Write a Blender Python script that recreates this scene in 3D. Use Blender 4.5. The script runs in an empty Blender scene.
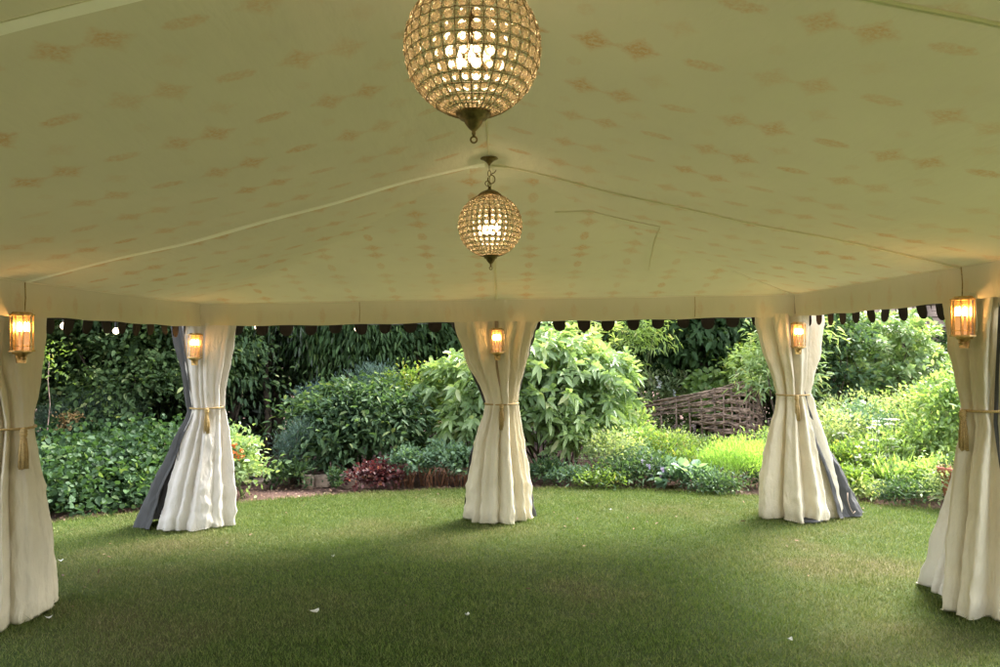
import bpy, bmesh, math, random
import numpy as np
from mathutils import Vector, Matrix, Euler, noise

R = math.radians
PI = math.pi
rng = np.random.default_rng(11)
random.seed(5)
scene = bpy.context.scene
col = scene.collection

# ------------------------------------------------------------------ camera
cam_d = bpy.data.cameras.new('camera')
cam = bpy.data.objects.new('camera', cam_d)
col.objects.link(cam)
scene.camera = cam
cam_d.sensor_width = 36.0
cam_d.lens = 27.0
cam_d.clip_start = 0.05
cam_d.clip_end = 500.0
CAM = Vector((0.08, 0.0, 1.6))
ROT = Matrix.Rotation(R(0.38), 4, 'Z') @ Matrix.Rotation(R(90 + 1.87), 4, 'X') @ Matrix.Rotation(R(-0.9), 4, 'Z')
cam.matrix_world = Matrix.Translation(CAM) @ ROT
R3 = ROT.to_3x3()


def at(px, py, d):
    """world point seen at photograph pixel (px, py), at distance d along +y"""
    r = R3 @ Vector(((px - 500) / 750.0, -(py - 333.5) / 750.0, -1.0))
    return CAM + r * (d / r.y)


def gx(px, d):
    return at(px, 480, d).x


def gz(px, py, d):
    return at(px, py, d).z


# ------------------------------------------------------------------ materials
class NT:
    def __init__(self, name):
        self.m = bpy.data.materials.new(name)
        self.m.use_nodes = True
        self.t = self.m.node_tree
        self.t.nodes.clear()
        self.out = self.n('ShaderNodeOutputMaterial')

    def n(self, typ, **kw):
        nd = self.t.nodes.new(typ)
        for k, v in kw.items():
            if k.startswith('_'):
                setattr(nd, k[1:], v)
            else:
                nd.inputs[k.replace('0', ' ')].default_value = v
        return nd

    def l(self, a, b):
        self.t.links.new(a, b)

    def math(self, op, a, b=None, c=None):
        nd = self.t.nodes.new('ShaderNodeMath')
        nd.operation = op
        for i, v in enumerate((a, b, c)):
            if v is None:
                continue
            if isinstance(v, (int, float)):
                nd.inputs[i].default_value = v
            else:
                self.l(v, nd.inputs[i])
        return nd.outputs[0]

    def mix(self, fac, a, b):
        nd = self.t.nodes.new('ShaderNodeMix')
        nd.data_type = 'RGBA'
        for i, v in ((0, fac), (6, a), (7, b)):
            if isinstance(v, (int, float)):
                nd.inputs[i].default_value = v
            elif isinstance(v, tuple):
                nd.inputs[i].default_value = v if len(v) == 4 else v + (1,)
            else:
                self.l(v, nd.inputs[i])
        return nd.outputs[2]

    def noise(self, scale, detail=3, vec=None, rough=0.5):
        nd = self.t.nodes.new('ShaderNodeTexNoise')
        nd.inputs['Scale'].default_value = scale
        nd.inputs['Detail'].default_value = detail
        nd.inputs['Roughness'].default_value = rough
        if vec is not None:
            self.l(vec, nd.inputs['Vector'])
        return nd.outputs['Fac']

    def ramp(self, f, stops):
        nd = self.t.nodes.new('ShaderNodeValToRGB')
        e = nd.color_ramp.elements
        while len(e) < len(stops):
            e.new(0.5)
        for i, (p, c) in enumerate(stops):
            e[i].position = p
            e[i].color = c if len(c) == 4 else tuple(c) + (1,)
        self.l(f, nd.inputs[0])
        return nd.outputs[0]

    def obj(self):
        return self.t.nodes.new('ShaderNodeTexCoord').outputs['Object']

    def bump(self, h, strength=0.3, dist=0.01):
        nd = self.t.nodes.new('ShaderNodeBump')
        nd.inputs['Strength'].default_value = strength
        nd.inputs['Distance'].default_value = dist
        self.l(h, nd.inputs['Height'])
        return nd.outputs[0]

    def setup(self, sh):
        self.l(sh, self.out.inputs['Surface'])
        return self.m


def mix_sh(t, fac, a, b):
    nd = t.n('ShaderNodeMixShader')
    if isinstance(fac, (int, float)):
        nd.inputs[0].default_value = fac
    else:
        t.l(fac, nd.inputs[0])
    t.l(a, nd.inputs[1])
    t.l(b, nd.inputs[2])
    return nd.outputs[0]


def m_simple(name, c, rough=0.6, metal=0.0, var=0.15, scale=30, bump=0.0, bs=200):
    t = NT(name)
    p = t.n('ShaderNodeBsdfPrincipled', Roughness=rough, Metallic=metal)
    o = t.obj()
    f = t.noise(scale, 4, o)
    d = tuple(x * (1 - var * 2) for x in c)
    u = tuple(min(1, x * (1 + var)) for x in c)
    t.l(t.ramp(f, [(0.3, d), (0.7, u)]), p.inputs['Base Color'])
    if bump:
        t.l(t.bump(t.noise(bs, 4, o), bump, 0.01), p.inputs['Normal'])
    return t.setup(p.outputs[0])


def m_leaf(name, c1, c2, c3=None, rough=0.5, trans=0.35, tc=None, spec=0.4):
    """per-leaf random hue between c1 and c2; c3 = an odd yellowed or young leaf"""
    t = NT(name)
    g = t.n('ShaderNodeNewGeometry')
    ri = g.outputs['Random Per Island']
    stops = [(0.0, c1), (0.75, c2)]
    if c3:
        stops += [(0.9, c2), (0.97, c3)]
    colr = t.ramp(ri, stops)
    big = t.noise(1.3, 3, t.obj())
    big2 = t.ramp(big, [(0.3, (0.72, 0.78, 0.8)), (0.7, (1.2, 1.16, 0.95))])
    mul = t.n('ShaderNodeMix', _data_type='RGBA', _blend_type='MULTIPLY')
    mul.inputs[0].default_value = 1.0
    t.l(colr, mul.inputs[6])
    t.l(big2, mul.inputs[7])
    cc = mul.outputs[2]
    p = t.n('ShaderNodeBsdfPrincipled', Roughness=rough)
    p.inputs['Specular IOR Level'].default_value = spec
    t.l(cc, p.inputs['Base Color'])
    tr = t.n('ShaderNodeBsdfTranslucent')
    tint = t.n('ShaderNodeMix', _data_type='RGBA', _blend_type='MULTIPLY')
    tint.inputs[0].default_value = 1.0
    t.l(cc, tint.inputs[6])
    tint.inputs[7].default_value = tc or (1.7, 1.7, 0.8, 1)
    t.l(tint.outputs[2], tr.inputs[0])
    return t.setup(mix_sh(t, trans, p.outputs[0], tr.outputs[0]))


def m_cloth(name, c, trans=0.25, tc=None, weave=900, wr=0.25, stain=None, rough=0.85):
    t = NT(name)
    o = t.obj()
    f = t.noise(3.0, 5, o)
    cc = t.ramp(f, [(0.3, tuple(x * 0.86 for x in c)), (0.7, c)])
    if stain:
        sf = t.ramp(t.noise(5.0, 6, o, 0.65), [(0.56, (0, 0, 0)), (0.75, (0.5, 0.5, 0.5))])
        cc = t.mix(sf, cc, stain)
    if stain:       # grass stains and damp on the hem
        sz = t.n('ShaderNodeSeparateXYZ')
        t.l(o, sz.inputs[0])
        zz = t.math('ADD', sz.outputs[2], t.math('MULTIPLY', t.noise(9, 4, o, 0.6), 0.22))
        hm = t.ramp(zz, [(0.10, (0.55,) * 3), (0.24, (0.0,) * 3)])
        cc = t.mix(hm, cc, (0.33, 0.30, 0.18))
    p = t.n('ShaderNodeBsdfPrincipled', Roughness=rough)
    p.inputs['Specular IOR Level'].default_value = 0.15
    t.l(cc, p.inputs['Base Color'])
    # fine weave + soft creases
    mp = t.n('ShaderNodeMapping')
    mp.inputs['Scale'].default_value = (1, 1, 0.35)
    t.l(o, mp.inputs[0])
    h = t.math('ADD', t.math('MULTIPLY', t.noise(weave, 2, o), 0.05), t.noise(16, 5, mp.outputs[0], 0.62))
    b = t.bump(h, wr, 0.035)
    t.l(b, p.inputs['Normal'])
    tr = t.n('ShaderNodeBsdfTranslucent')
    tr.inputs[0].default_value = (tc or c) + (1,)
    return t.setup(mix_sh(t, trans, p.outputs[0], tr.outputs[0]))


def m_lining(name, c, trans, mo_strength=0.55, valance=False):
    """printed tent lining: block-printed motifs repeat in rows (UV in metres)"""
    t = NT(name)
    uv = t.n('ShaderNodeTexCoord').outputs['UV']
    sep = t.n('ShaderNodeSeparateXYZ')
    # a little hand-printed wobble
    nz = t.n('ShaderNodeTexNoise')
    nz.inputs['Scale'].default_value = 2.0
    t.l(uv, nz.inputs['Vector'])
    wob = t.n('ShaderNodeVectorMath', _operation='MULTIPLY_ADD')
    t.l(nz.outputs['Color'], wob.inputs[0])
    wob.inputs[1].default_value = (0.03, 0.03, 0)
    nz2 = t.n('ShaderNodeTexNoise')
    nz2.inputs['Scale'].default_value = 38.0
    nz2.inputs['Detail'].default_value = 3.0
    t.l(uv, nz2.inputs['Vector'])
    wob2 = t.n('ShaderNodeVectorMath', _operation='MULTIPLY_ADD')
    t.l(nz2.outputs['Color'], wob2.inputs[0])
    wob2.inputs[1].default_value = (0.03, 0.03, 0)
    t.l(uv, wob2.inputs[2])
    t.l(wob2.outputs[0], wob.inputs[2])
    t.l(wob.outputs[0], sep.inputs[0])
    u, v = sep.outputs[0], sep.outputs[1]
    PU, PV = 0.62, 0.42

    def local(x, per, off):
        # signed distance to the nearest repeat centre
        a = t.math('ADD', x, -off + per / 2)
        return t.math('ADD', t.math('FLOORED_MODULO', a, per), -per / 2)

    def ellipse(uo, vo, ru, rv):
        a = t.math('DIVIDE', local(u, PU, uo), ru)
        b = t.math('DIVIDE', local(v, PV, vo), rv)
        return t.math('ADD', t.math('POWER', t.math('ABSOLUTE', a), 2.0), t.math('POWER', t.math('ABSOLUTE', b), 2.0))

    def diamond(uo, vo, ru, rv):
        a = t.math('DIVIDE', t.math('ABSOLUTE', local(u, PU, uo)), ru)
        b = t.math('DIVIDE', t.math('ABSOLUTE', local(v, PV, vo)), rv)
        # concave four-pointed star
        return t.math('ADD', t.math('POWER', a, 0.85), t.math('POWER', b, 0.85))

    def mask(d, lo=0.55, hi=1.15):
        mr = t.n('ShaderNodeMapRange')
        mr.inputs['From Min'].default_value = lo
        mr.inputs['From Max'].default_value = hi
        mr.inputs['To Min'].default_value = 1
        mr.inputs['To Max'].default_value = 0
        t.l(d, mr.inputs['Value'])
        return mr.outputs[0]
    speck = t.ramp(t.noise(55, 4, uv, 0.75), [(0.40, (0.1,) * 3), (0.58, (1,) * 3)])
    m = None
    if not valance:
        parts = [(mask(diamond(-0.08, 0, 0.085, 0.095)), 0.9), (mask(diamond(0.08, 0, 0.085, 0.095)), 0.9),
                 (mask(ellipse(-0.085, 0.0, 0.035, 0.055)), 0.9), (mask(ellipse(0.085, 0.0, 0.035, 0.055)), 0.9),
                 (mask(ellipse(0.0, 0.0, 0.05, 0.014)), 0.4),
                 (mask(ellipse(0.31, 0, 0.075, 0.036)), 0.8),
                 (mask(diamond(0.18, 0.21, 0.07, 0.075)), 0.3), (mask(ellipse(-0.13, 0.21, 0.03, 0.04)), 0.2)]
    else:
        parts = [(mask(ellipse(0.0, 0.12, 0.03, 0.07)), 0.6), (mask(diamond(0, 0.12, 0.05, 0.10)), 0.5),
                 (mask(ellipse(0.31, 0.12, 0.03, 0.05)), 0.4)]
    for x, s in parts:
        y = t.math('MULTIPLY', x, s)
        m = y if m is None else t.math('MAXIMUM', m, y)
    m = t.math('MULTIPLY', m, t.math('ADD', t.math('MULTIPLY', speck, 0.75), 0.2))
    fade = t.ramp(t.noise(1.1, 3, uv), [(0.35, (0.3,) * 3), (0.62, (1,) * 3)])
    m = t.math('MULTIPLY', t.math('MULTIPLY', m, fade), mo_strength)
    base = t.ramp(t.noise(0.9, 4, uv, 0.6), [(0.25, tuple(x * 0.88 for x in c)), (0.75, c)])
    if not valance:      # sewn joints, left slope only: light they catch painted as paler bands
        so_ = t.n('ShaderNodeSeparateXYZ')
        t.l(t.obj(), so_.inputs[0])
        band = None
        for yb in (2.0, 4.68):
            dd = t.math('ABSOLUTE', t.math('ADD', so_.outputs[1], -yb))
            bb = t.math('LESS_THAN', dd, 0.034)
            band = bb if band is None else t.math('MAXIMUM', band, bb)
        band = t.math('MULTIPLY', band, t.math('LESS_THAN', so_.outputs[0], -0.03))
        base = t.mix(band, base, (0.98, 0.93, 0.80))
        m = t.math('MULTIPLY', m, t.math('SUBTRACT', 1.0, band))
    cc = t.mix(m, base, (0.66, 0.34, 0.11))
    p = t.n('ShaderNodeBsdfPrincipled', Roughness=0.85)
    p.inputs['Specular IOR Level'].default_value = 0.1
    t.l(cc, p.inputs['Base Color'])
    # long soft tension creases
    mp = t.n('ShaderNodeMapping')
    mp.inputs['Scale'].default_value = (3.0, 0.7, 1)
    mp.inputs['Rotation'].default_value = (0, 0, 0.5)
    t.l(uv, mp.inputs[0])
    h = t.math('ADD', t.noise(1.6, 5, mp.outputs[0], 0.55), t.math('MULTIPLY', t.noise(500, 2, uv), 0.02))
    t.l(t.bump(h, 0.35, 0.06), p.inputs['Normal'])
    tr = t.n('ShaderNodeBsdfTranslucent')
    t.l(cc, tr.inputs[0])
    return t.setup(mix_sh(t, trans, p.outputs[0], tr.outputs[0]))


def m_glow(name, c, s):
    t = NT(name)
    e = t.n('ShaderNodeEmission', Strength=s)
    e.inputs[0].default_value = c + (1,)
    return t.setup(e.outputs[0])


def m_glass(name, tint=(1, 1, 1), gl=0.12, milky=0.0):
    t = NT(name)
    tr = t.n('ShaderNodeBsdfTransparent')
    tr.inputs[0].default_value = tint + (1,)
    g = t.n('ShaderNodeBsdfGlossy', Roughness=0.08)
    s = mix_sh(t, gl, tr.outputs[0], g.outputs[0])
    if milky:
        d = t.n('ShaderNodeBsdfTranslucent')
        d.inputs[0].default_value = (1.0, 0.88, 0.68, 1)
        s = mix_sh(t, milky, s, d.outputs[0])
    return t.setup(s)


M = {}
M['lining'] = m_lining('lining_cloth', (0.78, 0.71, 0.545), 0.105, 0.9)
M['valance'] = m_lining('valance_cloth', (0.84, 0.76, 0.58), 0.26, 0.6, True)
M['cover'] = m_cloth('roof_canvas', (0.55, 0.52, 0.40), 0.24, (0.56, 0.56, 0.41))
M['scallop'] = m_cloth('scallop_cloth', (0.03, 0.024, 0.02), 0.05, (0.1, 0.1, 0.1))
M['tape'] = m_cloth('seam_cloth', (0.97, 0.88, 0.72), 0.02)
M['curtain'] = m_cloth('curtain_cotton', (0.84, 0.76, 0.585), 0.18, stain=(0.6, 0.52, 0.38), wr=0.75)
M['curtain_pink'] = m_cloth('curtain_cotton_cool', (0.80, 0.76, 0.70), 0.18, stain=(0.62, 0.55, 0.45), wr=0.75)
M['grey'] = m_cloth('curtain_grey_backing', (0.085, 0.084, 0.083), 0.05, rough=0.7)
M['rope'] = m_simple('gold_rope', (0.52, 0.36, 0.14), 0.7, var=0.3, scale=200, bump=0.6, bs=150)
M['brass'] = m_simple('aged_brass', (0.66, 0.46, 0.20), 0.35, 0.9, var=0.25, scale=40)
M['bronze'] = m_simple('antique_bronze', (0.26, 0.18, 0.085), 0.45, 0.8, var=0.25, scale=60)
M['glass'] = m_glass('lantern_glass', (1, 0.98, 0.93), 0.07, 0.0)
M['flame'] = m_glow('lamp_filament', (1.0, 0.50, 0.16), 14)
M['candle_tube'] = m_glow('candle_tube_painted_glow', (1.0, 0.45, 0.14), 0.12)  # tube is no lamp; faint emission stands in for flame light on it
M['bulb'] = m_glow('festoon_bulb', (1.0, 0.74, 0.48), 1.0)
M['chbulb'] = m_glow('chandelier_bulb', (1.0, 0.72, 0.42), 1.6)
M['pole'] = m_simple('timber_pole', (0.34, 0.24, 0.14), 0.6, scale=12)
M['cable'] = m_simple('black_cable', (0.015, 0.015, 0.015), 0.6)
M['bark'] = m_simple('bark', (0.09, 0.065, 0.045), 0.9, var=0.3, scale=18, bump=0.8, bs=30)
M['stem'] = m_simple('green_stem', (0.12, 0.15, 0.05), 0.7, var=0.3, scale=20)
M['twig'] = m_simple('dry_twig', (0.14, 0.10, 0.07), 0.85, var=0.3, scale=20)
M['withy'] = m_simple('willow_rod', (0.34, 0.235, 0.185), 0.8, var=0.35, scale=14, bump=0.4, bs=80)
M['stone'] = m_simple('sandstone', (0.34, 0.26, 0.20), 0.9, var=0.25, scale=9, bump=0.7, bs=25)
M['terracotta'] = m_simple('terracotta', (0.42, 0.14, 0.08), 0.8, var=0.15, scale=15, bump=0.2)
M['petal'] = m_simple('white_petal', (0.8, 0.8, 0.76), 0.6)


def m_crystal():
    t = NT('cut_crystal')
    g = t.n('ShaderNodeBsdfGlass', Roughness=0.04, IOR=1.45)
    g.inputs[0].default_value = (1.0, 0.95, 0.86, 1)
    tr = t.n('ShaderNodeBsdfTranslucent')
    tr.inputs[0].default_value = (1.0, 0.84, 0.62, 1)
    tp = t.n('ShaderNodeBsdfTransparent')
    tp.inputs[0].default_value = (1.0, 0.95, 0.86, 1)
    a = mix_sh(t, 0.30, g.outputs[0], tp.outputs[0])
    return t.setup(mix_sh(t, 0.14, a, tr.outputs[0]))


M['crystal'] = m_crystal()


# ------------------------------------------------------------------ mesh helpers
class MB:
    def __init__(self):
        self.v = []
        self.f = []

    def add(self, vs, fs):
        o = len(self.v)
        self.v += [tuple(v) for v in vs]
        self.f += [tuple(i + o for i in f) for f in fs]

    def box(self, c, s, rz=0.0, taper=1.0, rx=0.0, ry=0.0):
        hx, hy, hz = s[0] / 2, s[1] / 2, s[2] / 2
        e = Euler((rx, ry, rz)).to_matrix()
        vs = []
        for z, k in ((-hz, 1.0), (hz, taper)):
            for x, y in ((-hx, -hy), (hx, -hy), (hx, hy), (-hx, hy)):
                vs.append(Vector(c) + e @ Vector((x * k, y * k, z)))
        self.add(vs, [(3, 2, 1, 0), (4, 5, 6, 7), (0, 1, 5, 4), (1, 2, 6, 5), (2, 3, 7, 6), (3, 0, 4, 7)])

    def tube(self, pts, r, n=8, cap=True):
        pts = [Vector(p) for p in pts]
        rs = r if isinstance(r, (list, tuple)) else [r] * len(pts)
        rings = []
        up = None
        for i, p in enumerate(pts):
            a = pts[max(0, i - 1)]
            b = pts[min(len(pts) - 1, i + 1)]
            d = (b - a)
            if d.length < 1e-9:
                d = Vector((0, 0, 1))
            d.normalize()
            if up is None:
                up = Vector((0, 0, 1)) if abs(d.z) < 0.9 else Vector((1, 0, 0))
            s = d.cross(up)
            if s.length < 1e-6:
                s = d.orthogonal()
            s.normalize()
            u = s.cross(d)
            up = u
            rings.append([p + (s * math.cos(2 * PI * k / n) + u * math.sin(2 * PI * k / n)) * rs[i] for k in range(n)])
        vs = [v for rg in rings for v in rg]
        fs = []
        for i in range(len(pts) - 1):
            for k in range(n):
                fs.append((i * n + k, i * n + (k + 1) % n, (i + 1) * n + (k + 1) % n, (i + 1) * n + k))
        if cap:
            fs.append(tuple(range(n))[::-1])
            fs.append(tuple((len(pts) - 1) * n + k for k in range(n)))
        self.add(vs, fs)

    def lathe(self, prof, c=(0, 0, 0), n=20, sx=1.0, sy=1.0):
        vs = []
        for r, z in prof:
            for k in range(n):
                a = 2 * PI * k / n
                vs.append((c[0] + r * sx * math.cos(a), c[1] + r * sy * math.sin(a), c[2] + z))
        fs = []
        for i in range(len(prof) - 1):
            for k in range(n):
                fs.append((i * n + k, i * n + (k + 1) % n, (i + 1) * n + (k + 1) % n, (i + 1) * n + k))
        fs.append(tuple(range(n))[::-1])
        fs.append(tuple((len(prof) - 1) * n + k for k in range(n)))
        self.add(vs, fs)

    def build(self, name, mat, parent=None, smooth=True, label=None):
        me = bpy.data.meshes.new(name)
        me.from_pydata(self.v, [], self.f)
        me.materials.append(mat)
        if smooth:
            me.polygons.foreach_set('use_smooth', [True] * len(me.polygons))
        me.update()
        o = bpy.data.objects.new(name, me)
        col.objects.link(o)
        if parent is not None:
            o.parent = parent
        if label:
            o['label'] = label
        return o


def tag(o, label=None, cat=None, group=None, kind=None):
    if label:
        o['label'] = label
    if cat:
        o['category'] = cat
    if group:
        o['group'] = group
    if kind:
        o['kind'] = kind
    return o


def empty(name, loc=(0, 0, 0), rz=0.0, label=None, cat=None, group=None):
    o = bpy.data.objects.new(name, None)
    o.empty_display_size = 0.1
    col.objects.link(o)
    o.location = loc
    o.rotation_euler = (0, 0, rz)
    return tag(o, label, cat, group)


KIDS = {}


def copy_tree(o, parent=None):
    c = o.copy()
    col.objects.link(c)
    c.parent = parent
    for ch in [x for x in bpy.data.objects if x.parent == o]:
        copy_tree(ch, c)
    return c


def np_mesh(name, V, F, mat, parent=None, smooth=False):
    """V (n,3), F (m,k) all faces with k corners"""
    me = bpy.data.meshes.new(name)
    m, k = F.shape
    me.vertices.add(len(V))
    me.vertices.foreach_set('co', np.asarray(V, np.float32).ravel())
    me.loops.add(m * k)
    me.loops.foreach_set('vertex_index', np.asarray(F, np.int32).ravel())
    me.polygons.add(m)
    me.polygons.foreach_set('loop_start', np.arange(0, m * k, k, dtype=np.int32))
    me.polygons.foreach_set('loop_total', np.full(m, k, np.int32))
    if smooth:
        me.polygons.foreach_set('use_smooth', np.ones(m, bool))
    me.materials.append(mat)
    me.update(calc_edges=True)
    o = bpy.data.objects.new(name, me)
    col.objects.link(o)
    if parent is not None:
        o.parent = parent
    return o


def unit(a):
    return a / np.maximum(np.linalg.norm(a, axis=1, keepdims=True), 1e-9)


def leaf_arrays(P, D, N, L, aspect=0.4, fold=0.15, droop=0.15):
    n = len(P)
    D = unit(D)
    S = unit(np.cross(D, N))
    U = np.cross(S, D)
    L = L.reshape(-1, 1)
    W = L * aspect * 0.5
    Z = np.array([[0, 0, 1.0]])

    def pt(s, side, k):
        return P + D * L * s + S * W * side * k + U * W * abs(side) * fold * k * 1.5 - Z * L * droop * s * s
    V = np.stack([pt(0, 0, 0), pt(0.3, 1, 0.85), pt(0.68, 1, 0.8), pt(1, 0, 0), pt(0.68, -1, 0.8), pt(0.3, -1, 0.85)], 1).reshape(-1, 3)
    b = (np.arange(n) * 6).reshape(-1, 1)
    F = np.concatenate([b + np.array([[0, 1, 2, 3]]), b + np.array([[0, 3, 4, 5]])], 0)
    return V, F


def rand_dir(n):
    return unit(rng.normal(size=(n, 3)))


def crown_leaves(ells, clumps, per, size, aspect=0.4, cr=0.16, mode='spread', droop=0.2, up=0.3, fill=0.35, rag=0.12, fold=0.2):
    """leaves in clumps over and inside a set of ellipsoids (cx,cy,cz,rx,ry,rz)"""
    E = np.array(ells, float)
    vol = (E[:, 3] * E[:, 4] * E[:, 5]) ** 0.67
    idx = rng.choice(len(E), clumps, p=vol / vol.sum())
    d = rand_dir(clumps)
    d[:, 2] = np.where(d[:, 2] < -0.5, -d[:, 2], d[:, 2])
    rad = np.where(rng.random(clumps) < fill, rng.random(clumps) ** 0.5 * 0.85, 1.0 + rng.normal(size=clumps) * rag)
    C = E[idx, :3] + d * E[idx, 3:] * rad[:, None]
    ok = C[:, 2] > 0.03
    C, d = C[ok], d[ok]
    nc = len(C)
    cs = 0.6 + rng.random(nc) * 0.8
    P = np.repeat(C, per, 0)
    Dc = np.repeat(d, per, 0)
    n = len(P)
    if mode == 'whorl':      # rosette of leaves round each twig tip
        tw = unit(Dc + np.repeat(rng.normal(size=(nc, 3)) * 0.35, per, 0) + np.array([[0, 0, up]]))
        tw = unit(tw + np.repeat(rng.normal(size=(nc, 3)) * 0.25, per, 0))
        a = np.cross(tw, np.array([[0.3, 0.5, 0.81]]))
        a = unit(a)
        b = np.cross(tw, a)
        th = (np.tile(np.arange(per), nc) * 2.399 + np.repeat(rng.random(nc) * 6.28, per)).reshape(-1, 1)
        side = a * np.cos(th) + b * np.sin(th)
        k = (np.tile(np.arange(per), nc) / per).reshape(-1, 1)
        D = side * (0.55 + 0.6 * k) + tw * (0.9 - 0.75 * k) + rng.normal(size=(n, 3)) * 0.22
        P = P - tw * k * cr
        N = tw + rng.normal(size=(n, 3)) * 0.15
    elif mode == 'hang':     # long leaves hanging along drooping shoots
        g = rng.normal(size=(n, 3)) * cr * np.repeat(cs, per)[:, None]
        g[:, 2] *= 1.8
        P = P + g
        D = Dc * 0.35 + rng.normal(size=(n, 3)) * 0.3 + np.array([[0, 0, -1.0]])
        N = Dc + rng.normal(size=(n, 3)) * 0.5
    else:
        g = rng.normal(size=(n, 3)) * cr * np.repeat(cs, per)[:, None]
        g[:, 2] *= 0.6
        P = P + g
        D = Dc * 0.7 + rng.normal(size=(n, 3)) * 0.6 + np.array([[0, 0, up]])
        N = Dc * 0.6 + np.array([[0, 0, 0.7]]) + rng.normal(size=(n, 3)) * 0.35
    P[:, 2] = np.maximum(P[:, 2], 0.02)
    L = size * (0.65 + rng.random(n) * 0.7)
    return leaf_arrays(P, D, N, L, aspect, fold, droop)


def stems_mb(ells, base, k, r, mb=None):
    mb = mb or MB()
    for i in range(k):
        e = ells[random.randrange(len(ells))]
        a = random.random() * 6.28
        q = random.random() ** 0.5 * 0.75
        tip = Vector((e[0] + math.cos(a) * e[3] * q, e[1] + math.sin(a) * e[4] * q, e[2] + e[5] * random.uniform(-0.1, 0.8)))
        b = Vector(base) + Vector((random.uniform(-1, 1), random.uniform(-1, 1), 0)) * 0.12
        mid = b.lerp(tip, 0.45) + Vector((random.uniform(-.1, .1), random.uniform(-.1, .1), 0.12 * (tip.z - b.z)))
        mb.tube([b, b.lerp(mid, .5) + Vector((random.uniform(-.03, .03), 0, 0)), mid, mid.lerp(tip, .5), tip], [r, r * .85, r * .65, r * .45, r * .2], 6)
    return mb


def shrub(name, label, cat, x, y, ells, mat, clumps, per, size, aspect=0.4, cr=0.16, mode='spread', stems=7, sr=0.018, stemmat='bark', group=None, flowers=None, **kw):
    """ells relative to (x,y,0)"""
    root = empty(name, (x, y, 0), 0, label, cat, group)
    V, F = crown_leaves(ells, clumps, per, size, aspect, cr, mode, **kw)
    np_mesh('foliage', V, F, M[mat], root)
    if stems:
        stems_mb(ells, (0, 0, -0.04), stems, sr).build('stems' if stems > 2 else 'stem', M[stemmat], root)
    if flowers:
        fm, n, fs = flowers
        E = np.array(ells, float)
        idx = rng.integers(0, len(E), n)
        d = rand_dir(n)
        d[:, 2] = np.abs(d[:, 2])
        C = E[idx, :3] + d * E[idx, 3:] * (1.0 + rng.random((n, 1)) * 0.12)
        for q in range(n):
            P = C[q:q + 1] + rng.normal(size=(7, 3)) * fs * 0.2
            D = np.repeat(d[q:q + 1], 7, 0) * 0.3 + rand_dir(7)
            V, F = leaf_arrays(P, D, np.repeat(d[q:q + 1], 7, 0), np.full(7, fs), 0.8, 0.1, 0.0)
            np_mesh('flower', V, F, M[fm], root)
    return root


def tree(name, label, x, y, h, crown, mat, clumps, per, size, aspect=0.45, cr=0.3, mode='spread', tr=0.14, lean=(0, 0), group=None, limbs=9, **kw):
    root = empty(name, (x, y, 0), 0, label, 'tree', group)
    V, F = crown_leaves(crown, clumps, per, size, aspect, cr, mode, **kw)
    np_mesh('crown', V, F, M[mat], root)
    mb = MB()
    top = Vector((lean[0], lean[1], h))
    pts = [Vector((0, 0, -0.1))]
    for i in range(1, 7):
        k = i / 6
        pts.append(Vector((lean[0] * k + random.uniform(-.07, .07), lean[1] * k + random.uniform(-.07, .07), h * k)))
    mb.tube(pts, [tr * 1.25, tr, tr * .85, tr * .7, tr * .5, tr * .35, tr * .15], 9)
    for i in range(limbs):
        k = random.uniform(0.25, 0.9)
        b = Vector((lean[0] * k, lean[1] * k, h * k))
        e = crown[random.randrange(len(crown))]
        a = random.random() * 6.28
        q = random.uniform(.3, .85)
        tip = Vector((e[0] + math.cos(a) * e[3] * q, e[1] + math.sin(a) * e[4] * q, e[2] + random.uniform(-.3, .6) * e[5]))
        m = b.lerp(tip, .5) + Vector((random.uniform(-.1, .1), random.uniform(-.1, .1), .1))
        mb.tube([b, m, tip], [tr * .4, tr * .25, tr * .08], 6)
    mb.build('trunk', M['bark'], root)
    return root


# leaf materials (base colours; laurel and bright lightened for overexposed haze)
M['l_varieg'] = m_leaf('leaf_variegated', (0.04, 0.075, 0.03), (0.08, 0.13, 0.05), (0.28, 0.33, 0.16), 0.6, 0.3, None, 0.22)
M['l_dark'] = m_leaf('leaf_dark', (0.018, 0.034, 0.016), (0.04, 0.065, 0.03), (0.08, 0.1, 0.05), 0.4, 0.3)
M['l_darkgreen'] = m_leaf('leaf_deep_green', (0.03, 0.062, 0.024), (0.06, 0.112, 0.042), (0.11, 0.16, 0.06), 0.6, 0.35, None, 0.22)
M['l_cover'] = m_leaf('leaf_ground_cover', (0.028, 0.06, 0.028), (0.055, 0.108, 0.048), (0.1, 0.15, 0.06), 0.6, 0.3, None, 0.22)
M['l_conifer'] = m_leaf('leaf_conifer', (0.03, 0.055, 0.035), (0.05, 0.085, 0.05), None, 0.6, 0.15)
M['l_blue'] = m_leaf('leaf_blue_grey', (0.07, 0.12, 0.11), (0.12, 0.19, 0.17), None, 0.6, 0.2)
M['l_mid'] = m_leaf('leaf_mid_green', (0.04, 0.08, 0.042), (0.085, 0.145, 0.072), (0.17, 0.22, 0.1), 0.6, 0.3, None, 0.22)
M['l_yellow'] = m_leaf('leaf_yellow_green', (0.10, 0.17, 0.04), (0.18, 0.27, 0.07), (0.38, 0.36, 0.10), 0.5, 0.4)
M['l_laurel'] = m_leaf('leaf_laurel', (0.17, 0.26, 0.12), (0.32, 0.43, 0.23), (0.46, 0.5, 0.3), 0.32, 0.3)
M['l_fern'] = m_leaf('leaf_silver_green', (0.08, 0.15, 0.1), (0.15, 0.24, 0.16), None, 0.6, 0.3)
M['l_bright'] = m_leaf('leaf_bright', (0.17, 0.26, 0.09), (0.28, 0.39, 0.16), (0.44, 0.46, 0.24), 0.5, 0.45)
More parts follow.
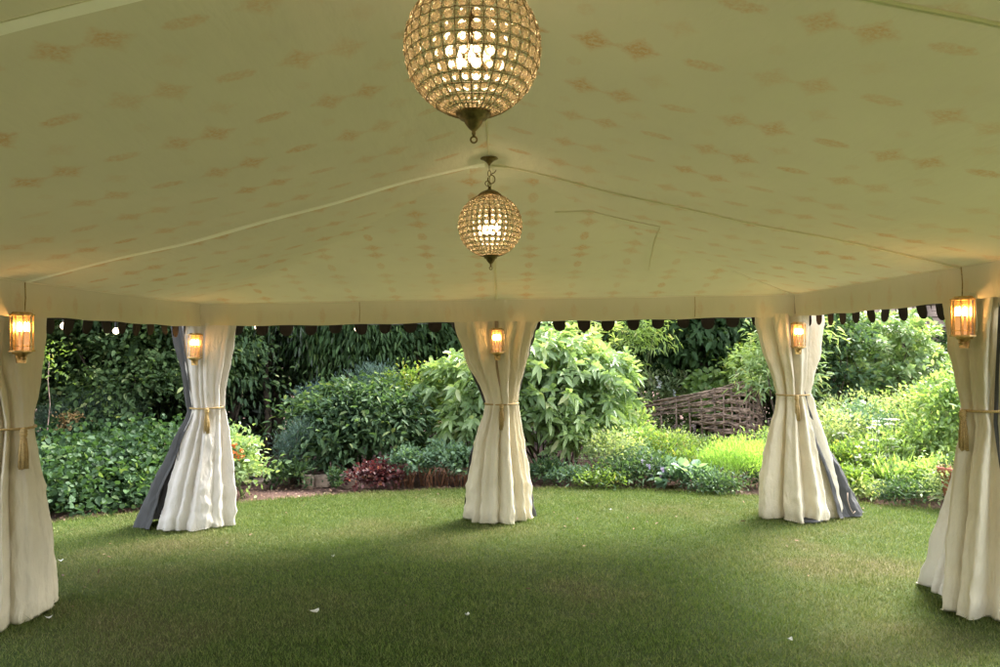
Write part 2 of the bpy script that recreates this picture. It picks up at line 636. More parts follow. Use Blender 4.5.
M['l_pale'] = m_leaf('leaf_pale', (0.22, 0.29, 0.14), (0.35, 0.42, 0.24), (0.5, 0.48, 0.32), 0.55, 0.4)
M['l_lime'] = m_leaf('leaf_lime', (0.21, 0.34, 0.09), (0.34, 0.5, 0.17), None, 0.5, 0.5)
M['l_hosta'] = m_leaf('leaf_hosta', (0.16, 0.27, 0.20), (0.26, 0.38, 0.30), None, 0.5, 0.3)
M['l_burg'] = m_leaf('leaf_burgundy', (0.05, 0.016, 0.02), (0.13, 0.045, 0.05), (0.3, 0.16, 0.1), 0.45, 0.3, (1.5, 0.9, 0.9, 1))
M['l_rust'] = m_leaf('leaf_rust', (0.17, 0.08, 0.035), (0.30, 0.17, 0.06), (0.25, 0.25, 0.08), 0.6, 0.3, (1.4, 1.1, 0.9, 1))
M['l_tan'] = m_leaf('leaf_dry_tan', (0.25, 0.16, 0.07), (0.4, 0.28, 0.13), None, 0.7, 0.3, (1.3, 1.1, 0.9, 1))
M['litter'] = m_leaf('leaf_litter', (0.10, 0.055, 0.04), (0.22, 0.13, 0.09), (0.4, 0.3, 0.22), 0.9, 0.0)
M['f_white'] = m_leaf('flower_white', (0.62, 0.62, 0.58), (0.75, 0.74, 0.7), None, 0.6, 0.3, (1, 1, 1, 1))
M['f_violet'] = m_leaf('flower_violet', (0.35, 0.28, 0.55), (0.5, 0.42, 0.68), None, 0.6, 0.3, (1, 1, 1, 1))
M['f_orange'] = m_leaf('flower_orange', (0.6, 0.16, 0.05), (0.7, 0.26, 0.08), None, 0.6, 0.3, (1, 1, 1, 1))
M['f_pink'] = m_leaf('flower_pink', (0.65, 0.35, 0.32), (0.75, 0.5, 0.42), None, 0.6, 0.3, (1, 1, 1, 1))

# ------------------------------------------------------------------ ground
edge_px = [(-420, 560, 5.6), (-200, 547, 6.4), (-60, 534, 7.05), (40, 524, 7.6), (140, 513, 8.1), (250, 501.5, 8.62), (350, 492.5, 9.05), (470, 488, 9.25),
           (600, 488, 9.15), (700, 491, 8.8), (830, 499, 8.2), (945, 509, 7.6), (1080, 520, 6.9), (1250, 536, 6.1), (1450, 560, 5.3)]
EDGE = [(gx(px, d), d) for px, py, d in edge_px]
EDGE = [(-9.0, 1.5)] + [(-7.6, 4.2)] + [e for e in EDGE if abs(e[0]) < 7.2] + [(7.8, 4.2), (9.0, 1.5)]
ex = np.array([e[0] for e in EDGE])
ey = np.array([e[1] for e in EDGE])


def edge_y(x):
    return np.interp(x, ex, ey)


def m_ground(name, kind):
    t = NT(name)
    o = t.obj()
    p = t.n('ShaderNodeBsdfPrincipled', Roughness=0.95)
    p.inputs['Specular IOR Level'].default_value = 0.1
    if kind == 'lawn':
        f = t.noise(0.55, 4, o, 0.55)
        c = t.ramp(f, [(0.35, (0.035, 0.065, 0.014)), (0.52, (0.05, 0.08, 0.02)), (0.66, (0.09, 0.085, 0.035))])
        f2 = t.noise(28, 5, o, 0.7)
        c = t.mix(t.ramp(f2, [(0.35, (0, 0, 0)), (0.7, (0.6, 0.6, 0.6))]), c, (0.05, 0.045, 0.02))
        h = t.noise(60, 4, o)
        bs = 0.5
    else:
        f = t.noise(3, 5, o, 0.7)
        c = t.ramp(f, [(0.3, (0.09, 0.055, 0.045)), (0.7, (0.20, 0.125, 0.105))])
        f2 = t.noise(45, 5, o, 0.8)
        c = t.mix(t.ramp(f2, [(0.5, (0, 0, 0)), (0.75, (0.7, 0.7, 0.7))]), c, (0.22, 0.14, 0.11))
        h = t.noise(30, 6, o, 0.7)
        bs = 1.0
    t.l(c, p.inputs['Base Color'])
    t.l(t.bump(h, bs, 0.03), p.inputs['Normal'])
    return t.setup(p.outputs[0])


M['lawn'] = m_ground('lawn_turf', 'lawn')
M['soil'] = m_ground('bark_mulch', 'soil')

# soil sheet reaching the horizon, finer near the beds
g = MB()
xs = [-220, -80, -30] + list(np.linspace(-12, 12, 61)) + [30, 80, 220]
ys = [-220, -80, -25, -8, 0] + list(np.linspace(3, 18, 41)) + [30, 80, 220]
for y in ys:
    for x in xs:
        k = 0.02 if (abs(x) < 12 and 3 < y < 18) else 0
        g.v.append((x, y, -0.045 + (random.uniform(-1, 1) * k)))
nx = len(xs)
for j in range(len(ys) - 1):
    for i in range(nx - 1):
        a = j * nx + i
        g.f.append((a, a + 1, a + 1 + nx, a + nx))
tag(g.build('garden_soil', M['soil']), kind='structure')

# lawn: a sheet with a cut edge
lw = MB()
lx = np.linspace(-8.9, 8.9, 90)
for x in lx:
    yy = float(edge_y(x)) + 0.02 * math.sin(x * 9) + random.uniform(-.012, .012)
    lw.v += [(x, -14, 0), (x, 2, 0), (x, yy * .7, 0), (x, yy - 0.01, 0), (x, yy, -0.05)]
for i in range(len(lx) - 1):
    for j in range(4):
        a = i * 5 + j
        lw.f.append((a, a + 5, a + 6, a + 1))
tag(lw.build('lawn', M['lawn'], smooth=False), kind='structure')

# mown grass blades
t = NT('grass_blade')
o_ = t.obj()
gi = t.n('ShaderNodeNewGeometry').outputs['Random Per Island']
f = t.noise(0.55, 4, o_, 0.55)
green = t.ramp(gi, [(0.0, (0.055, 0.105, 0.014)), (0.6, (0.125, 0.185, 0.030)), (1.0, (0.22, 0.26, 0.07))])
dry = t.ramp(gi, [(0.0, (0.09, 0.11, 0.03)), (0.6, (0.17, 0.17, 0.06)), (1.0, (0.32, 0.28, 0.14))])
fr = t.math('ADD', t.ramp(f, [(0.44, (0.04,) * 3), (0.68, (0.8,) * 3)]), t.math('MULTIPLY', t.ramp(t.noise(5, 3, o_, .6), [(.55, (0,) * 3), (.75, (1,) * 3)]), 0.35))
c = t.mix(fr, green, dry)
p = t.n('ShaderNodeBsdfPrincipled', Roughness=0.55)
p.inputs['Specular IOR Level'].default_value = 0.25
t.l(c, p.inputs['Base Color'])
tr = t.n('ShaderNodeBsdfTranslucent')
t.l(c, tr.inputs[0])
M['blade'] = t.setup(mix_sh(t, 0.35, p.outputs[0], tr.outputs[0]))

N1 = 640000
bx = rng.uniform(-6.6, 6.6, N1)
by = 3.3 + (rng.random(N1) ** 1.25) * 6.1
ok = (by < edge_y(bx) + 0.02) & (np.abs(bx) < 0.72 * by + 0.5)
bx, by = bx[ok], by[ok]
n = len(bx)
tuft = np.sin(bx * 7.3 + np.sin(by * 5.1) * 2) * np.sin(by * 8.7 + bx * 2.2)
hh = (0.010 + rng.random(n) * 0.018) * (1 + 0.25 * tuft)
hh = np.where(by > edge_y(bx) - 0.06, hh * 1.7, hh)
clump = rng.random(n) < 0.03
hh = np.where(clump & (np.sin(bx * 31) * np.sin(by * 27 + bx) > .5), hh * 1.9, hh)
for qx, qy, qr in ((0, 7.4, .42), (-2.93, 7.4, .5), (2.95, 7.4, .5), (-3.05, 4.74, .45), (3.05, 4.66, .5)):
    dq = np.hypot(bx - qx, (by - qy) * 1.2)
    hh = np.where((dq < qr) & (rng.random(n) < .5), hh * 1.6, hh)
an = rng.random(n) * 6.28
w = 0.0014 + rng.random(n) * 0.0014 + 0.0003 * np.maximum(by - 4, 0)
ln = rng.normal(size=(n, 2)) * 0.5
b0 = np.stack([bx - np.cos(an) * w, by - np.sin(an) * w, np.full(n, -0.002)], 1)
b1 = np.stack([bx + np.cos(an) * w, by + np.sin(an) * w, np.full(n, -0.002)], 1)
b2 = np.stack([bx + ln[:, 0] * hh, by + ln[:, 1] * hh, hh], 1)
V = np.stack([b0, b1, b2], 1).reshape(-1, 3)
F = np.arange(n * 3).reshape(-1, 3)
tag(np_mesh('grass', V, F, M['blade']), 'short mown grass with worn brownish patches', 'grass', kind='stuff')

# leaf litter on the beds
n = 9000
lx_ = rng.uniform(-6.5, 6.5, n)
ly_ = edge_y(lx_) + 0.03 + rng.random(n) ** 1.6 * 4.0
P = np.stack([lx_, ly_, np.full(n, -0.03) + rng.random(n) * 0.02], 1)
D = rng.normal(size=(n, 3))
D[:, 2] *= 0.25
V, F = leaf_arrays(P, D, np.tile([[0, 0, 1.0]], (n, 1)) + rng.normal(size=(n, 3)) * .3, 0.02 + rng.random(n) * 0.035, 0.5, 0.2, 0)
n2 = 420
bx2 = rng.uniform(-5, 5, n2)
by2 = 4 + (rng.random(n2) ** .6) * (edge_y(bx2) - 4.05)
P = np.stack([bx2, by2, np.full(n2, .02)], 1)
D = rng.normal(size=(n2, 3)) * [[1, 1, .2]]
V2_, F2_ = leaf_arrays(P, D, np.tile([[0, 0, 1.0]], (n2, 1)) + rng.normal(size=(n2, 3)) * .3, 0.012 + rng.random(n2) ** 3 * 0.04, 0.4, 0.2, 0)
F = np.concatenate([F, F2_ + len(V)], 0)
V = np.concatenate([V, V2_], 0)
tag(np_mesh('leaf_litter', V, F, M['litter']), 'brown bark chips and fallen leaves on the beds and lawn edge', 'leaf litter', kind='stuff')

# white petals lying on the lawn
pet = [(314, 613, 1.5, 'largest white petal on the shaded middle of the lawn'), (49, 620, 1.0, 'white petal on the lawn close to the foot of the left front curtain'),
       (467, 616, 0.6, 'tiny white petal on the lawn below the middle curtain'), (790, 640, 0.9, 'white petal lowest on the right side of the lawn'),
       (610, 511, 0.7, 'white petal on bright grass between middle and right far curtains'), (61, 563, 0.9, 'white petal on pale grass between the two left curtains'),
       (333, 558, 0.5, 'tiny white speck of petal on grass left of the middle curtain')]
for px, py, s, lb in pet:
    yc = py - (500 - px) * math.tan(R(0.9))
    d = 1.6 * 750 / (yc - 358)
    pnt = at(px, py, d)
    mb = MB()
    r = 0.022 * s
    k = 7
    ring = [(r * (1 + .3 * math.sin(i * 2.2 + px)) * math.cos(i * 6.283 / k), r * .75 * math.sin(i * 6.283 / k), 0.012 + 0.008 * math.sin(i * 1.9)) for i in range(k)]
    mb.add(ring + [(0, 0, 0.0)], [(i, (i + 1) % k, k) for i in range(k)])
    o = mb.build('fallen_petal', M['petal'])
    o.location = (pnt.x, pnt.y, 0.022)
    tag(o, lb, 'petal', 'white petals scattered on the lawn')

# ------------------------------------------------------------------ tent
HX, Y0, Y1 = 2.93, -2.8, 7.38       # eave half width, rear and far eave
ZE0, ZR = 2.12, 2.83
RY0, RY1 = 0.0, 4.62                # ridge ends
LEGY = [-0.4, 2.2, 4.62]


def eave(y):
    k = max(0.0, min(1.0, (y - 4.62) / (Y1 - 4.62)))
    return ZE0 + 0.055 * k


def roof_z(x, y):
    ax = abs(x)
    ZE = eave(y)
    s = ZR - (ZR - eave(y)) * ax / HX
    e1 = eave(Y1) + (Y1 - y) * (ZR - eave(Y1)) / (Y1 - RY1)
    e0 = ZE0 + (y - Y0) * (ZR - ZE0) / (RY0 - Y0)
    z = min(s, e1, e0)
    # smooth sag of the cloth between seams and eaves
    kx = ax / HX
    if z == s:
        bay = abs(math.sin(PI * (y - 2.2) / 2.42)) if y > -0.4 else 0.6
        z -= 0.035 * math.sin(PI * kx) * bay
    else:
        z -= 0.02 * math.sin(PI * min(1, max(0, (z - ZE) / (ZR - ZE))))
        if z > ZE and e1 < s and e1 <= e0:
            z -= 0.03 * math.exp(-((x - 1.25) / 0.05) ** 2) * max(0, min(1, (y - 5.2) / .3)) * max(0, min(1, (6.9 - y) / .5))
            z += 0.02 * math.exp(-((x - 1.05) / 0.15) ** 2) * max(0, min(1, (y - 5.1) / .3)) * max(0, min(1, (7.1 - y) / .5))
    ed = min(1.0, (HX - ax) / .5, (Y1 - y) / .5)
    z += max(0, ed) * (0.007 * math.sin(x * 2.3 + y * 1.7) + 0.006 * math.sin(y * 3.9 - x * 2.2 + 1) + 0.004 * math.sin(x * 7.1 + 2.2 * math.sin(y * 2.1)) + .003 * math.sin(y * 9 + 3 * math.sin(x * 1.5)))
    return z


tent = empty('marquee_tent', (0, 0, 0), 0, 'cream marquee with printed lining roof and dark scalloped edge over the lawn', 'tent')
NXg, NYg = 92, 150
V = np.zeros(((NXg + 1) * (NYg + 1), 3))
for j in range(NYg + 1):
    y = Y0 + (Y1 - Y0) * j / NYg
    for i in range(NXg + 1):
        x = -HX + 2 * HX * i / NXg
        V[j * (NXg + 1) + i] = (x, y, roof_z(x, y))
F = []
UV = []
for j in range(NYg):
    for i in range(NXg):
        a = j * (NXg + 1) + i
        q = (a, a + NXg + 1, a + NXg + 2, a + 1)
        F.append(q)
        c = V[list(q)].mean(0)
        s = ZR - (ZR - ZE0) * abs(c[0]) / HX
        e1 = ZE0 + (Y1 - c[1]) * (ZR - ZE0) / (Y1 - RY1)
        e0 = ZE0 + (c[1] - Y0) * (ZR - ZE0) / (RY0 - Y0)
        end = min(e1, e0) < s
        for k in q:
            x, y = V[k][0], V[k][1]
            UV.append((y + 0.1, x + 0.1) if end else (x + 1.14 if x < 0 or c[0] < 0 else x - 1.14, y - 2.23))
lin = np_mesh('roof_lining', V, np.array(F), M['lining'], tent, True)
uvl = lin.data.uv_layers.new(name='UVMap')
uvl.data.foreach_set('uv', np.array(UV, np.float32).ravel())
# outer canvas skin a little above the lining, eaves reaching past the legs
V2 = V.copy()
V2[:, 0] *= 1.05
V2[:, 1] = (V2[:, 1] - 2.3) * 1.035 + 2.3
V2[:, 2] += 0.06
np_mesh('roof_cover', V2, np.array(F)[:, ::-1], M['cover'], tent, True)


def valance(p0, p1, ztop, h, mat, name, sc=None, seg=80, wav=0.012, sag=0.012, label=None):
    """cloth band hanging along p0-p1; sc=(pitch,width,depth) adds scallops below"""
    p0, p1 = Vector(p0), Vector(p1)
    d = p1 - p0
    L = d.length
    d.normalize()
    nrm = Vector((-d.y, d.x, 0))
    mb = MB()
    uv = []
    q0y = lambda s_: (p0 + d * s_).y
    rows = 5
    for i in range(seg + 1):
        s = L * i / seg
        for j in range(rows):
            k = j / (rows - 1)
            off = wav * k * (math.sin(s * 5.1 + p0.x) + 0.6 * math.sin(s * 12.3 + 1) + 0.3 * math.sin(s * 31))
            zz = ztop + eave(q0y(s)) - h * k - sag * math.sin(PI * (s % 2.7) / 2.7) * k + 0.004 * k * math.sin(s * 9)
            q = p0 + d * s + nrm * off
            mb.v.append((q.x, q.y, zz))
            uv.append((s, h * (1 - k)))
    for i in range(seg):
        for j in range(rows - 1):
            a = i * rows + j
            mb.f.append((a, a + 1, a + rows + 1, a + rows))
    if sc:
        pitch, wd, dep = sc
        nS = int(L / pitch)
        off0 = (L - nS * pitch) / 2 + pitch / 2
        for m in range(nS):
            s0 = off0 + m * pitch
            w_ = wd * random.uniform(.93, 1.05)
            dp = dep * random.uniform(.9, 1.08)
            sk = random.uniform(-.012, .012)
            tw = random.uniform(-.02, .02)
            vs = []
            for k in range(9):
                a = PI * k / 8
                ds = math.cos(a) * w_ / 2
                dz = (math.sin(a) ** 0.6) * dp
                q = p0 + d * (s0 + ds + sk * dz / dep) + nrm * (tw * dz / dep)
                vs.append((q.x, q.y, ztop + eave(q.y) - h - dz + 0.004))
            mb.add(vs, [tuple(range(9))])
            # a second, slightly offset layer gives the tab its thickness
            vs2 = [(v[0] + nrm.x * .004, v[1] + nrm.y * .004, v[2]) for v in vs]
            mb.add(vs2, [tuple(range(9))[::-1]])
            mb.add(vs + vs2, [(k, k + 1, k + 10, k + 9) for k in range(8)])
    o = mb.build(name, mat, tent, smooth=not sc, label=label)
    if not sc:
        u = o.data.uv_layers.new(name='UVMap')
        vi = [l.vertex_index for l in o.data.loops]
        u.data.foreach_set('uv', np.array([uv[k] for k in vi], np.float32).ravel())
    return o


ZV = 0.004
for a, b in (((-HX, Y1, 0), (HX, Y1, 0)), ((-HX, Y0, 0), (-HX, Y1, 0)), ((HX, Y1, 0), (HX, Y0, 0)), ((HX, Y0, 0), (-HX, Y0, 0))):
    valance(a, b, ZV, 0.215, M['valance'], 'lining_valance', seg=120)
XO, YO0, YO1 = HX * 1.05, (Y0 - 2.3) * 1.035 + 2.3, (Y1 - 2.3) * 1.035 + 2.3
for a, b in (((-XO, YO1, 0), (XO, YO1, 0)), ((-XO, YO0, 0), (-XO, YO1, 0)), ((XO, YO1, 0), (XO, YO0, 0)), ((XO, YO0, 0), (-XO, YO0, 0))):
    valance(a, b, 0.06, 0.268, M['scallop'], 'scalloped_valance', sc=(0.25, 0.135, 0.11), wav=0.006, sag=0.0)
for x, y, ax_ in ((1.95, Y1 - .012, 0), (-1.35, Y1 - .012, 0), (-HX + .012, 4.66, 1), (HX - .012, 4.66, 1)):
    mb = MB()
    w1, w2 = (.012, .004) if ax_ == 0 else (.004, .012)
    mb.tube([(x, y, eave(y)), (x + .004, y, eave(y) - .1), (x - .002, y, eave(y) - .20)], .0035, 5)
    mb.build('valance_join', M['rope'], tent)
# piping where lining meets valance
mb = MB()
pp = []
for a, b in (((-HX, Y0), (-HX, Y1)), ((-HX, Y1), (HX, Y1)), ((HX, Y1), (HX, Y0)), ((HX, Y0), (-HX, Y0))):
    for k in range(40):
        f_ = k / 40
        pp.append((a[0] + (b[0] - a[0]) * f_ * 1.0, a[1] + (b[1] - a[1]) * f_, eave(a[1] + (b[1] - a[1]) * f_) + 0.002))
inn = [(p[0] * 0.997, 2.3 + (p[1] - 2.3) * 0.997, p[2]) for p in pp]
mb.tube(inn + [inn[0]], 0.006, 6)
mb.build('eave_piping', M['tape'], tent)
# roof seams: a sewn sleeve hanging under the lining, ridge tape and hip tapes
def zlin(x, y):
    fx = (x + HX) / (2 * HX) * NXg
    fy = (y - Y0) / (Y1 - Y0) * NYg
    i, j = int(min(max(fx, 0), NXg - 1e-6)), int(min(max(fy, 0), NYg - 1e-6))
    u, v = fx - i, fy - j
    g_ = lambda a_, b_: V[b_ * (NXg + 1) + a_][2]
    return (g_(i, j) * (1 - u) + g_(i + 1, j) * u) * (1 - v) + (g_(i, j + 1) * (1 - u) + g_(i + 1, j + 1) * u) * v


def seam(path, ww, th, name='roof_seam'):
    """flat sewn band under the lining along (x, y) points"""
    mb = MB()
    a = []
    n_ = len(path)
    for i, (x, y) in enumerate(path):
        x0, y0 = path[max(0, i - 1)]
        x1, y1 = path[min(n_ - 1, i + 1)]
        L_ = math.hypot(x1 - x0, y1 - y0)
        nx_, ny_ = -(y1 - y0) / L_, (x1 - x0) / L_
        w_ = ww * (1 + .06 * math.sin(i * 1.7))
        for k, dz in ((-1, 0.0015), (-.9, th), (.9, th), (1, .0015)):
            qx = max(-HX, min(HX, x + nx_ * w_ * k))
            qy = max(Y0, min(Y1, y + ny_ * w_ * k))
            a.append((qx, qy, zlin(qx, qy) - dz - .0015))
    fs = [(i * 4 + k, i * 4 + k + 1, i * 4 + k + 5, i * 4 + k + 4) for i in range(n_ - 1) for k in range(3)]
    mb.add(a, fs)
    return mb.build(name, M['tape'], tent, smooth=False)


def line(p, q, n_=90):
    return [(p[0] + (q[0] - p[0]) * i / n_, p[1] + (q[1] - p[1]) * i / n_) for i in range(n_ + 1)]


for ys_ in (2.0, 4.68):
    seam(line((-HX, ys_ - .034), (-.01, ys_ - .034)), .003, .003)
    seam(line((.01, ys_), (HX, ys_)), .008, .012)
seam(line((0, RY1 + .1), (0, Y1)), .012, .003)
seam(line((1.20, 5.32), (1.34, 6.5)), .005, .006, 'crease')
seam(line((.45, 5.36), (1.19, 5.31)), .010, .006, 'crease')
seam(line((HX - .85, 6.55), (HX - .05, Y1 - .05)), .005, .004, 'crease')
mb = MB()
mb.tube([(0, y, zlin(0, y) - 0.002) for y in np.linspace(RY0, RY1, 60)], 0.005, 6)
mb.build('ridge_seam', M['tape'], tent)
# legs
for lx2, ly2 in [(s * (HX + (0.12 if y > 4 else 0.05)), y + (.07 if y > 4 else 0)) for s in (-1, 1) for y in LEGY] + [(s * (HX + 0.05), y) for s in (-1, 1) for y in (Y1 + 0.06, Y0 - .06)] + [(0, Y1 + 0.06), (0, Y0 - .06)]:
    mb = MB()
    mb.lathe([(0.028, 0), (0.028, ZE0 + 0.02)], (lx2, ly2, 0), 12)
    mb.build('pole', M['pole'], tent)


# ------------------------------------------------------------------ curtains
def interp_keys(keys, z):
    zs = [k[0] for k in keys]
    if z <= zs[0]:
        return keys[0][1:]
    for i in range(len(keys) - 1):
        if z <= zs[i + 1]:
            t_ = (z - zs[i]) / (zs[i + 1] - zs[i])
            t_ = t_ * .7 + .3 * t_ * t_ * (3 - 2 * t_)
            return tuple(a + (b - a) * t_ for a, b in zip(keys[i][1:], keys[i + 1][1:]))
    return keys[-1][1:]


def cloth_col(name, mat, root, keys, ang0, ang1, folds, seed, closed=True, nth=440, rows=110, zt=1.99, hem=0.02, slit=0.0):
    """draped cloth. keys: (z, halfwidth, halfdepth, offx, offy, foldamp). local x = wide axis, local -y = towards the viewer"""
    rr = random.Random(seed)
    vals = []
    span = ang1 - ang0
    for i in range(folds):
        vals.append((ang0 + span * (i + 0.5 + rr.uniform(-.42, .42)) / folds, rr.uniform(.25, 1.3), rr.uniform(.18, .5) * span / folds, rr.uniform(-1, 1)))
    ph = [rr.uniform(0, 6.28) for _ in range(6)]
    V = []
    for j in range(rows + 1):
        z = zt * j / rows
        W, D, ox, oy, am = interp_keys(keys, z)
        for i in range(nth + (0 if closed else 1)):
            th = ang0 + span * i / nth
            r = 1.0 + 0.035 * math.sin(3 * th + ph[0] + z) + 0.02 * math.sin(7 * th + ph[1] - 2 * z)
            for a, s, wd, dr in vals:
                a2 = a + dr * 0.07 * math.sin(1.3 * z + a * 3)
                dd = th - a2
                if closed:
                    dd = (dd + PI) % (2 * PI) - PI
                if dr > 0:
                    dd = -dd
                # a pleat: steep on one side, rolling away on the other
                e_ = dd / (wd * 1.6) if dd > 0 else -dd / (wd * 0.26)
                r -= am * s * 1.75 * math.exp(-e_ ** 1.6)
                if dd < 0:
                    r += am * 0.75 * s * math.exp(-((-dd - wd * 1.1) / (wd * 0.7)) ** 2)
            if slit:
                dd = (th - 1.5 * PI - 0.05 * math.sin(2.2 * z) + PI) % (2 * PI) - PI
                r -= slit * (1.0 - 0.35 * min(1, abs(z - 1.15))) * math.exp(-(abs(dd) / 0.085) ** 1.5)
                r += slit * .25 * math.exp(-((abs(dd) - .2) / .1) ** 2)
            # short drag creases fanning from the tie
            kt = math.exp(-((z - 1.2) / .28) ** 2)
            r += 0.022 * kt * math.sin(19 * th + ph[4] + (z - 1.2) * 9 * math.cos(th)) + 0.012 * math.sin(11 * th + 5 * z + ph[5])
            q_ = Vector((W * math.cos(th) * 7 + seed, D * math.sin(th) * 7, z * 3.2))
            c1 = 1 - abs(noise.noise(q_)) * 2
            c2 = 1 - abs(noise.noise(q_ * 2.3)) * 2
            r += 0.055 * c1 * c1 + 0.026 * c2 * c2 - 0.03
            x = ox + W * r * math.cos(th)
            y = oy + D * r * math.sin(th)
            zz = z
            if j == 0:
                zz = 0.012 + hem * (0.5 + 0.5 * math.sin(5 * th + ph[2])) * 0.8
            # slight horizontal slump creases near the ground
            if z < 0.5:
                x += 0.006 * math.sin(z * 40 + th * 4 + ph[3]) * (1 - z / .5)
            V.append((x, y, zz))
    nc = nth if closed else nth + 1
    F = []
    for j in range(rows):
        for i in range(nth):
            i2 = (i + 1) % nc
            F.append((j * nc + i, j * nc + i2, (j + 1) * nc + i2, (j + 1) * nc + i))
    return np_mesh(name, np.array(V), np.array(F), mat, root, True)


def tieback(root, W, D, ox, oy, z, front, seed, droop=0.03):
    rr = random.Random(seed)
    rope = MB()
    for s in range(2):
        pts = []
        for k in range(49):
            a = 2 * PI * k / 48
            r = 1.05 + 0.015 * math.cos(24 * a + s * PI)
            pts.append((ox + W * r * math.cos(a), oy + D * r * math.sin(a), z + 0.008 * math.sin(24 * a + s * PI) - droop * 0.5 * (1 - math.sin(a)) * .5))
        rope.tube(pts, 0.0085, 6)
    rope.build('tie_rope', M['rope'], root)
    # tassel
    x0, y0 = front
    t_ = MB()
    zt = z - droop * .5
    t_.lathe([(0.004, 0.0), (0.016, -0.008), (0.022, -0.025), (0.016, -0.045), (0.02, -0.055), (0.014, -0.062), (0.019, -0.075)], (x0, y0, zt + 0.01), 14)
    t_.lathe([(0.019, 0.012), (0.024, 0.018), (0.019, 0.024)], (x0, y0, zt - .05), 14)
    for k in range(34):
        a = k * 2.399
        r = 0.019 * math.sqrt((k + 1) / 34)
        ln_ = 0.185 + rr.uniform(-.01, .01)
        t_.tube([(x0 + r * .8 * math.cos(a), y0 + r * .8 * math.sin(a), zt - .055), (x0 + r * 1.35 * math.cos(a), y0 + r * 1.35 * math.sin(a), zt - .055 - ln_ * .5), (x0 + r * 1.5 * math.cos(a) + rr.uniform(-.003, .003), y0 + r * 1.5 * math.sin(a), zt - .055 - ln_)], 0.0042, 5)
    t_.build('tassel', M['rope'], root)


# middle far curtain
G = 'tied-back curtains round the tent legs'
YC = Y1 + 0.10
c = empty('curtain', (0.0, YC + 0.02, 0), 0, 'cream tied curtain at the middle of the far side, in front of the laurel', 'curtain', G)
k0 = [(0, .33, .22, -.01, -.06, .12), (.35, .30, .19, -.005, -.05, .15), (.75, .235, .14, 0, -.03, .2), (1.08, .165, .095, .03, 0, .16), (1.16, .155, .09, .035, 0, .15), (1.3, .19, .10, .02, 0, .17), (1.6, .30, .10, -.02, 0, .17), (1.99, .42, .085, -.03, 0.0, .13)]
cloth_col('drape', M['curtain'], c, k0, 0, 2 * PI, 13, 3, slit=.30)
cloth_col('grey_backing', M['grey'], c, [(0, .36, .24, -.02, -.03, .1), (.6, .28, .17, -.02, -.03, .1), (1.1, .15, .08, .03, .01, .1), (1.5, .28, .1, 0, .02, .1), (1.99, .44, .09, -.01, .02, .08)], 0.05 * PI, 0.97 * PI, 7, 8, closed=False)
tieback(c, .155, .09, .035, 0, 1.155, (0.035, -.105), 1)

# far left corner curtain
c = empty('curtain', (-HX + 0.02, YC, 0), 0, 'whitish tied curtain on the far left corner leg, dark grey flap on its left', 'curtain', G)
kL = [(0, .36, .26, -.07, -.12, .11), (.35, .31, .22, -.04, -.1, .14), (.8, .225, .16, .0, -.05, .2), (1.08, .165, .11, .02, -.02, .18), (1.17, .15, .10, .02, -.02, .16), (1.32, .165, .11, .01, -.02, .18), (1.6, .21, .12, .01, -.01, .18), (1.99, .26, .11, .02, .0, .13)]
cloth_col('drape', M['curtain_pink'], c, kL, 0, 2 * PI, 12, 21, slit=.30)
cloth_col('grey_backing', M['grey'], c, [(0, .38, .26, -.32, -.04, .10), (.35, .32, .22, -.24, -.04, .12), (.8, .21, .15, -.12, -.02, .16), (1.12, .145, .10, -.045, .0, .12), (1.4, .17, .13, -.07, .02, .12), (1.99, .24, .15, -.13, .03, .1)], 0.35 * PI, 1.42 * PI, 6, 9, closed=False)
tieback(c, .155, .108, .015, -0.02, 1.165, (0.06, -.14), 2)
mb = MB()
mb.tube([(-.17, -.20, .92), (-.20, -.215, .84), (-.205, -.225, .72), (-.185, -.23, .66), (-.175, -.225, .72), (-.18, -.215, .82)], .0035, 5)
mb.build('loop_cord', M['cable'], c)
mb = MB()
mb.tube([(-.34, -.28, .36), (-.35, -.29, .28), (-.345, -.295, .18), (-.322, -.3, .16), (-.31, -.3, .24)], .004, 5)
mb.build('loop_cord', M['cable'], c)

# far right corner curtain
c = empty('curtain', (HX - 0.0, YC, 0), 0, 'cream tied curtain on the far right corner leg, grey flap trailing right', 'curtain', G)
kR = [(0, .37, .27, -.02, -.10, .14), (.3, .345, .23, -.02, -.08, .16), (.7, .26, .16, -.01, -.05, .2), (1.1, .165, .11, 0.0, -.02, .18), (1.21, .145, .10, -.01, -.02, .16), (1.36, .175, .11, -.01, -.02, .18), (1.6, .24, .12, -.02, -.01, .18), (1.99, .31, .11, -.03, .0, .13)]
cloth_col('drape', M['curtain'], c, kR, 0, 2 * PI, 12, 33, slit=.30)
cloth_col('grey_backing', M['grey'], c, [(0, .42, .24, .24, -.0, .10), (.35, .31, .2, .19, .0, .12), (.8, .19, .14, .085, 0.0, .16), (1.12, .12, .10, .02, .0, .12), (1.4, .14, .12, 0, .03, .12), (1.99, .2, .1, .06, .06, .1)], -0.45 * PI, 0.6 * PI, 6, 12, closed=False)
tieback(c, .15, .108, -.01, -0.02, 1.205, (-.02, -.14), 4)
mb = MB()
mb.lathe([(0.18, 0), (0.185, 0.02), (0.15, 0.032), (0.05, 0.035), (0.012, 0.04)], (-.02, -.22, 0.004), 24)
mb.build('base_plate', M['cable'], c)
mb = MB()
mb.tube([(.40, -.24, .26), (.385, -.27, .2), (.40, -.285, .12), (.43, -.28, .07), (.455, -.27, .09)], .004, 6)
mb.build('loop_cord', M['stone'], c)

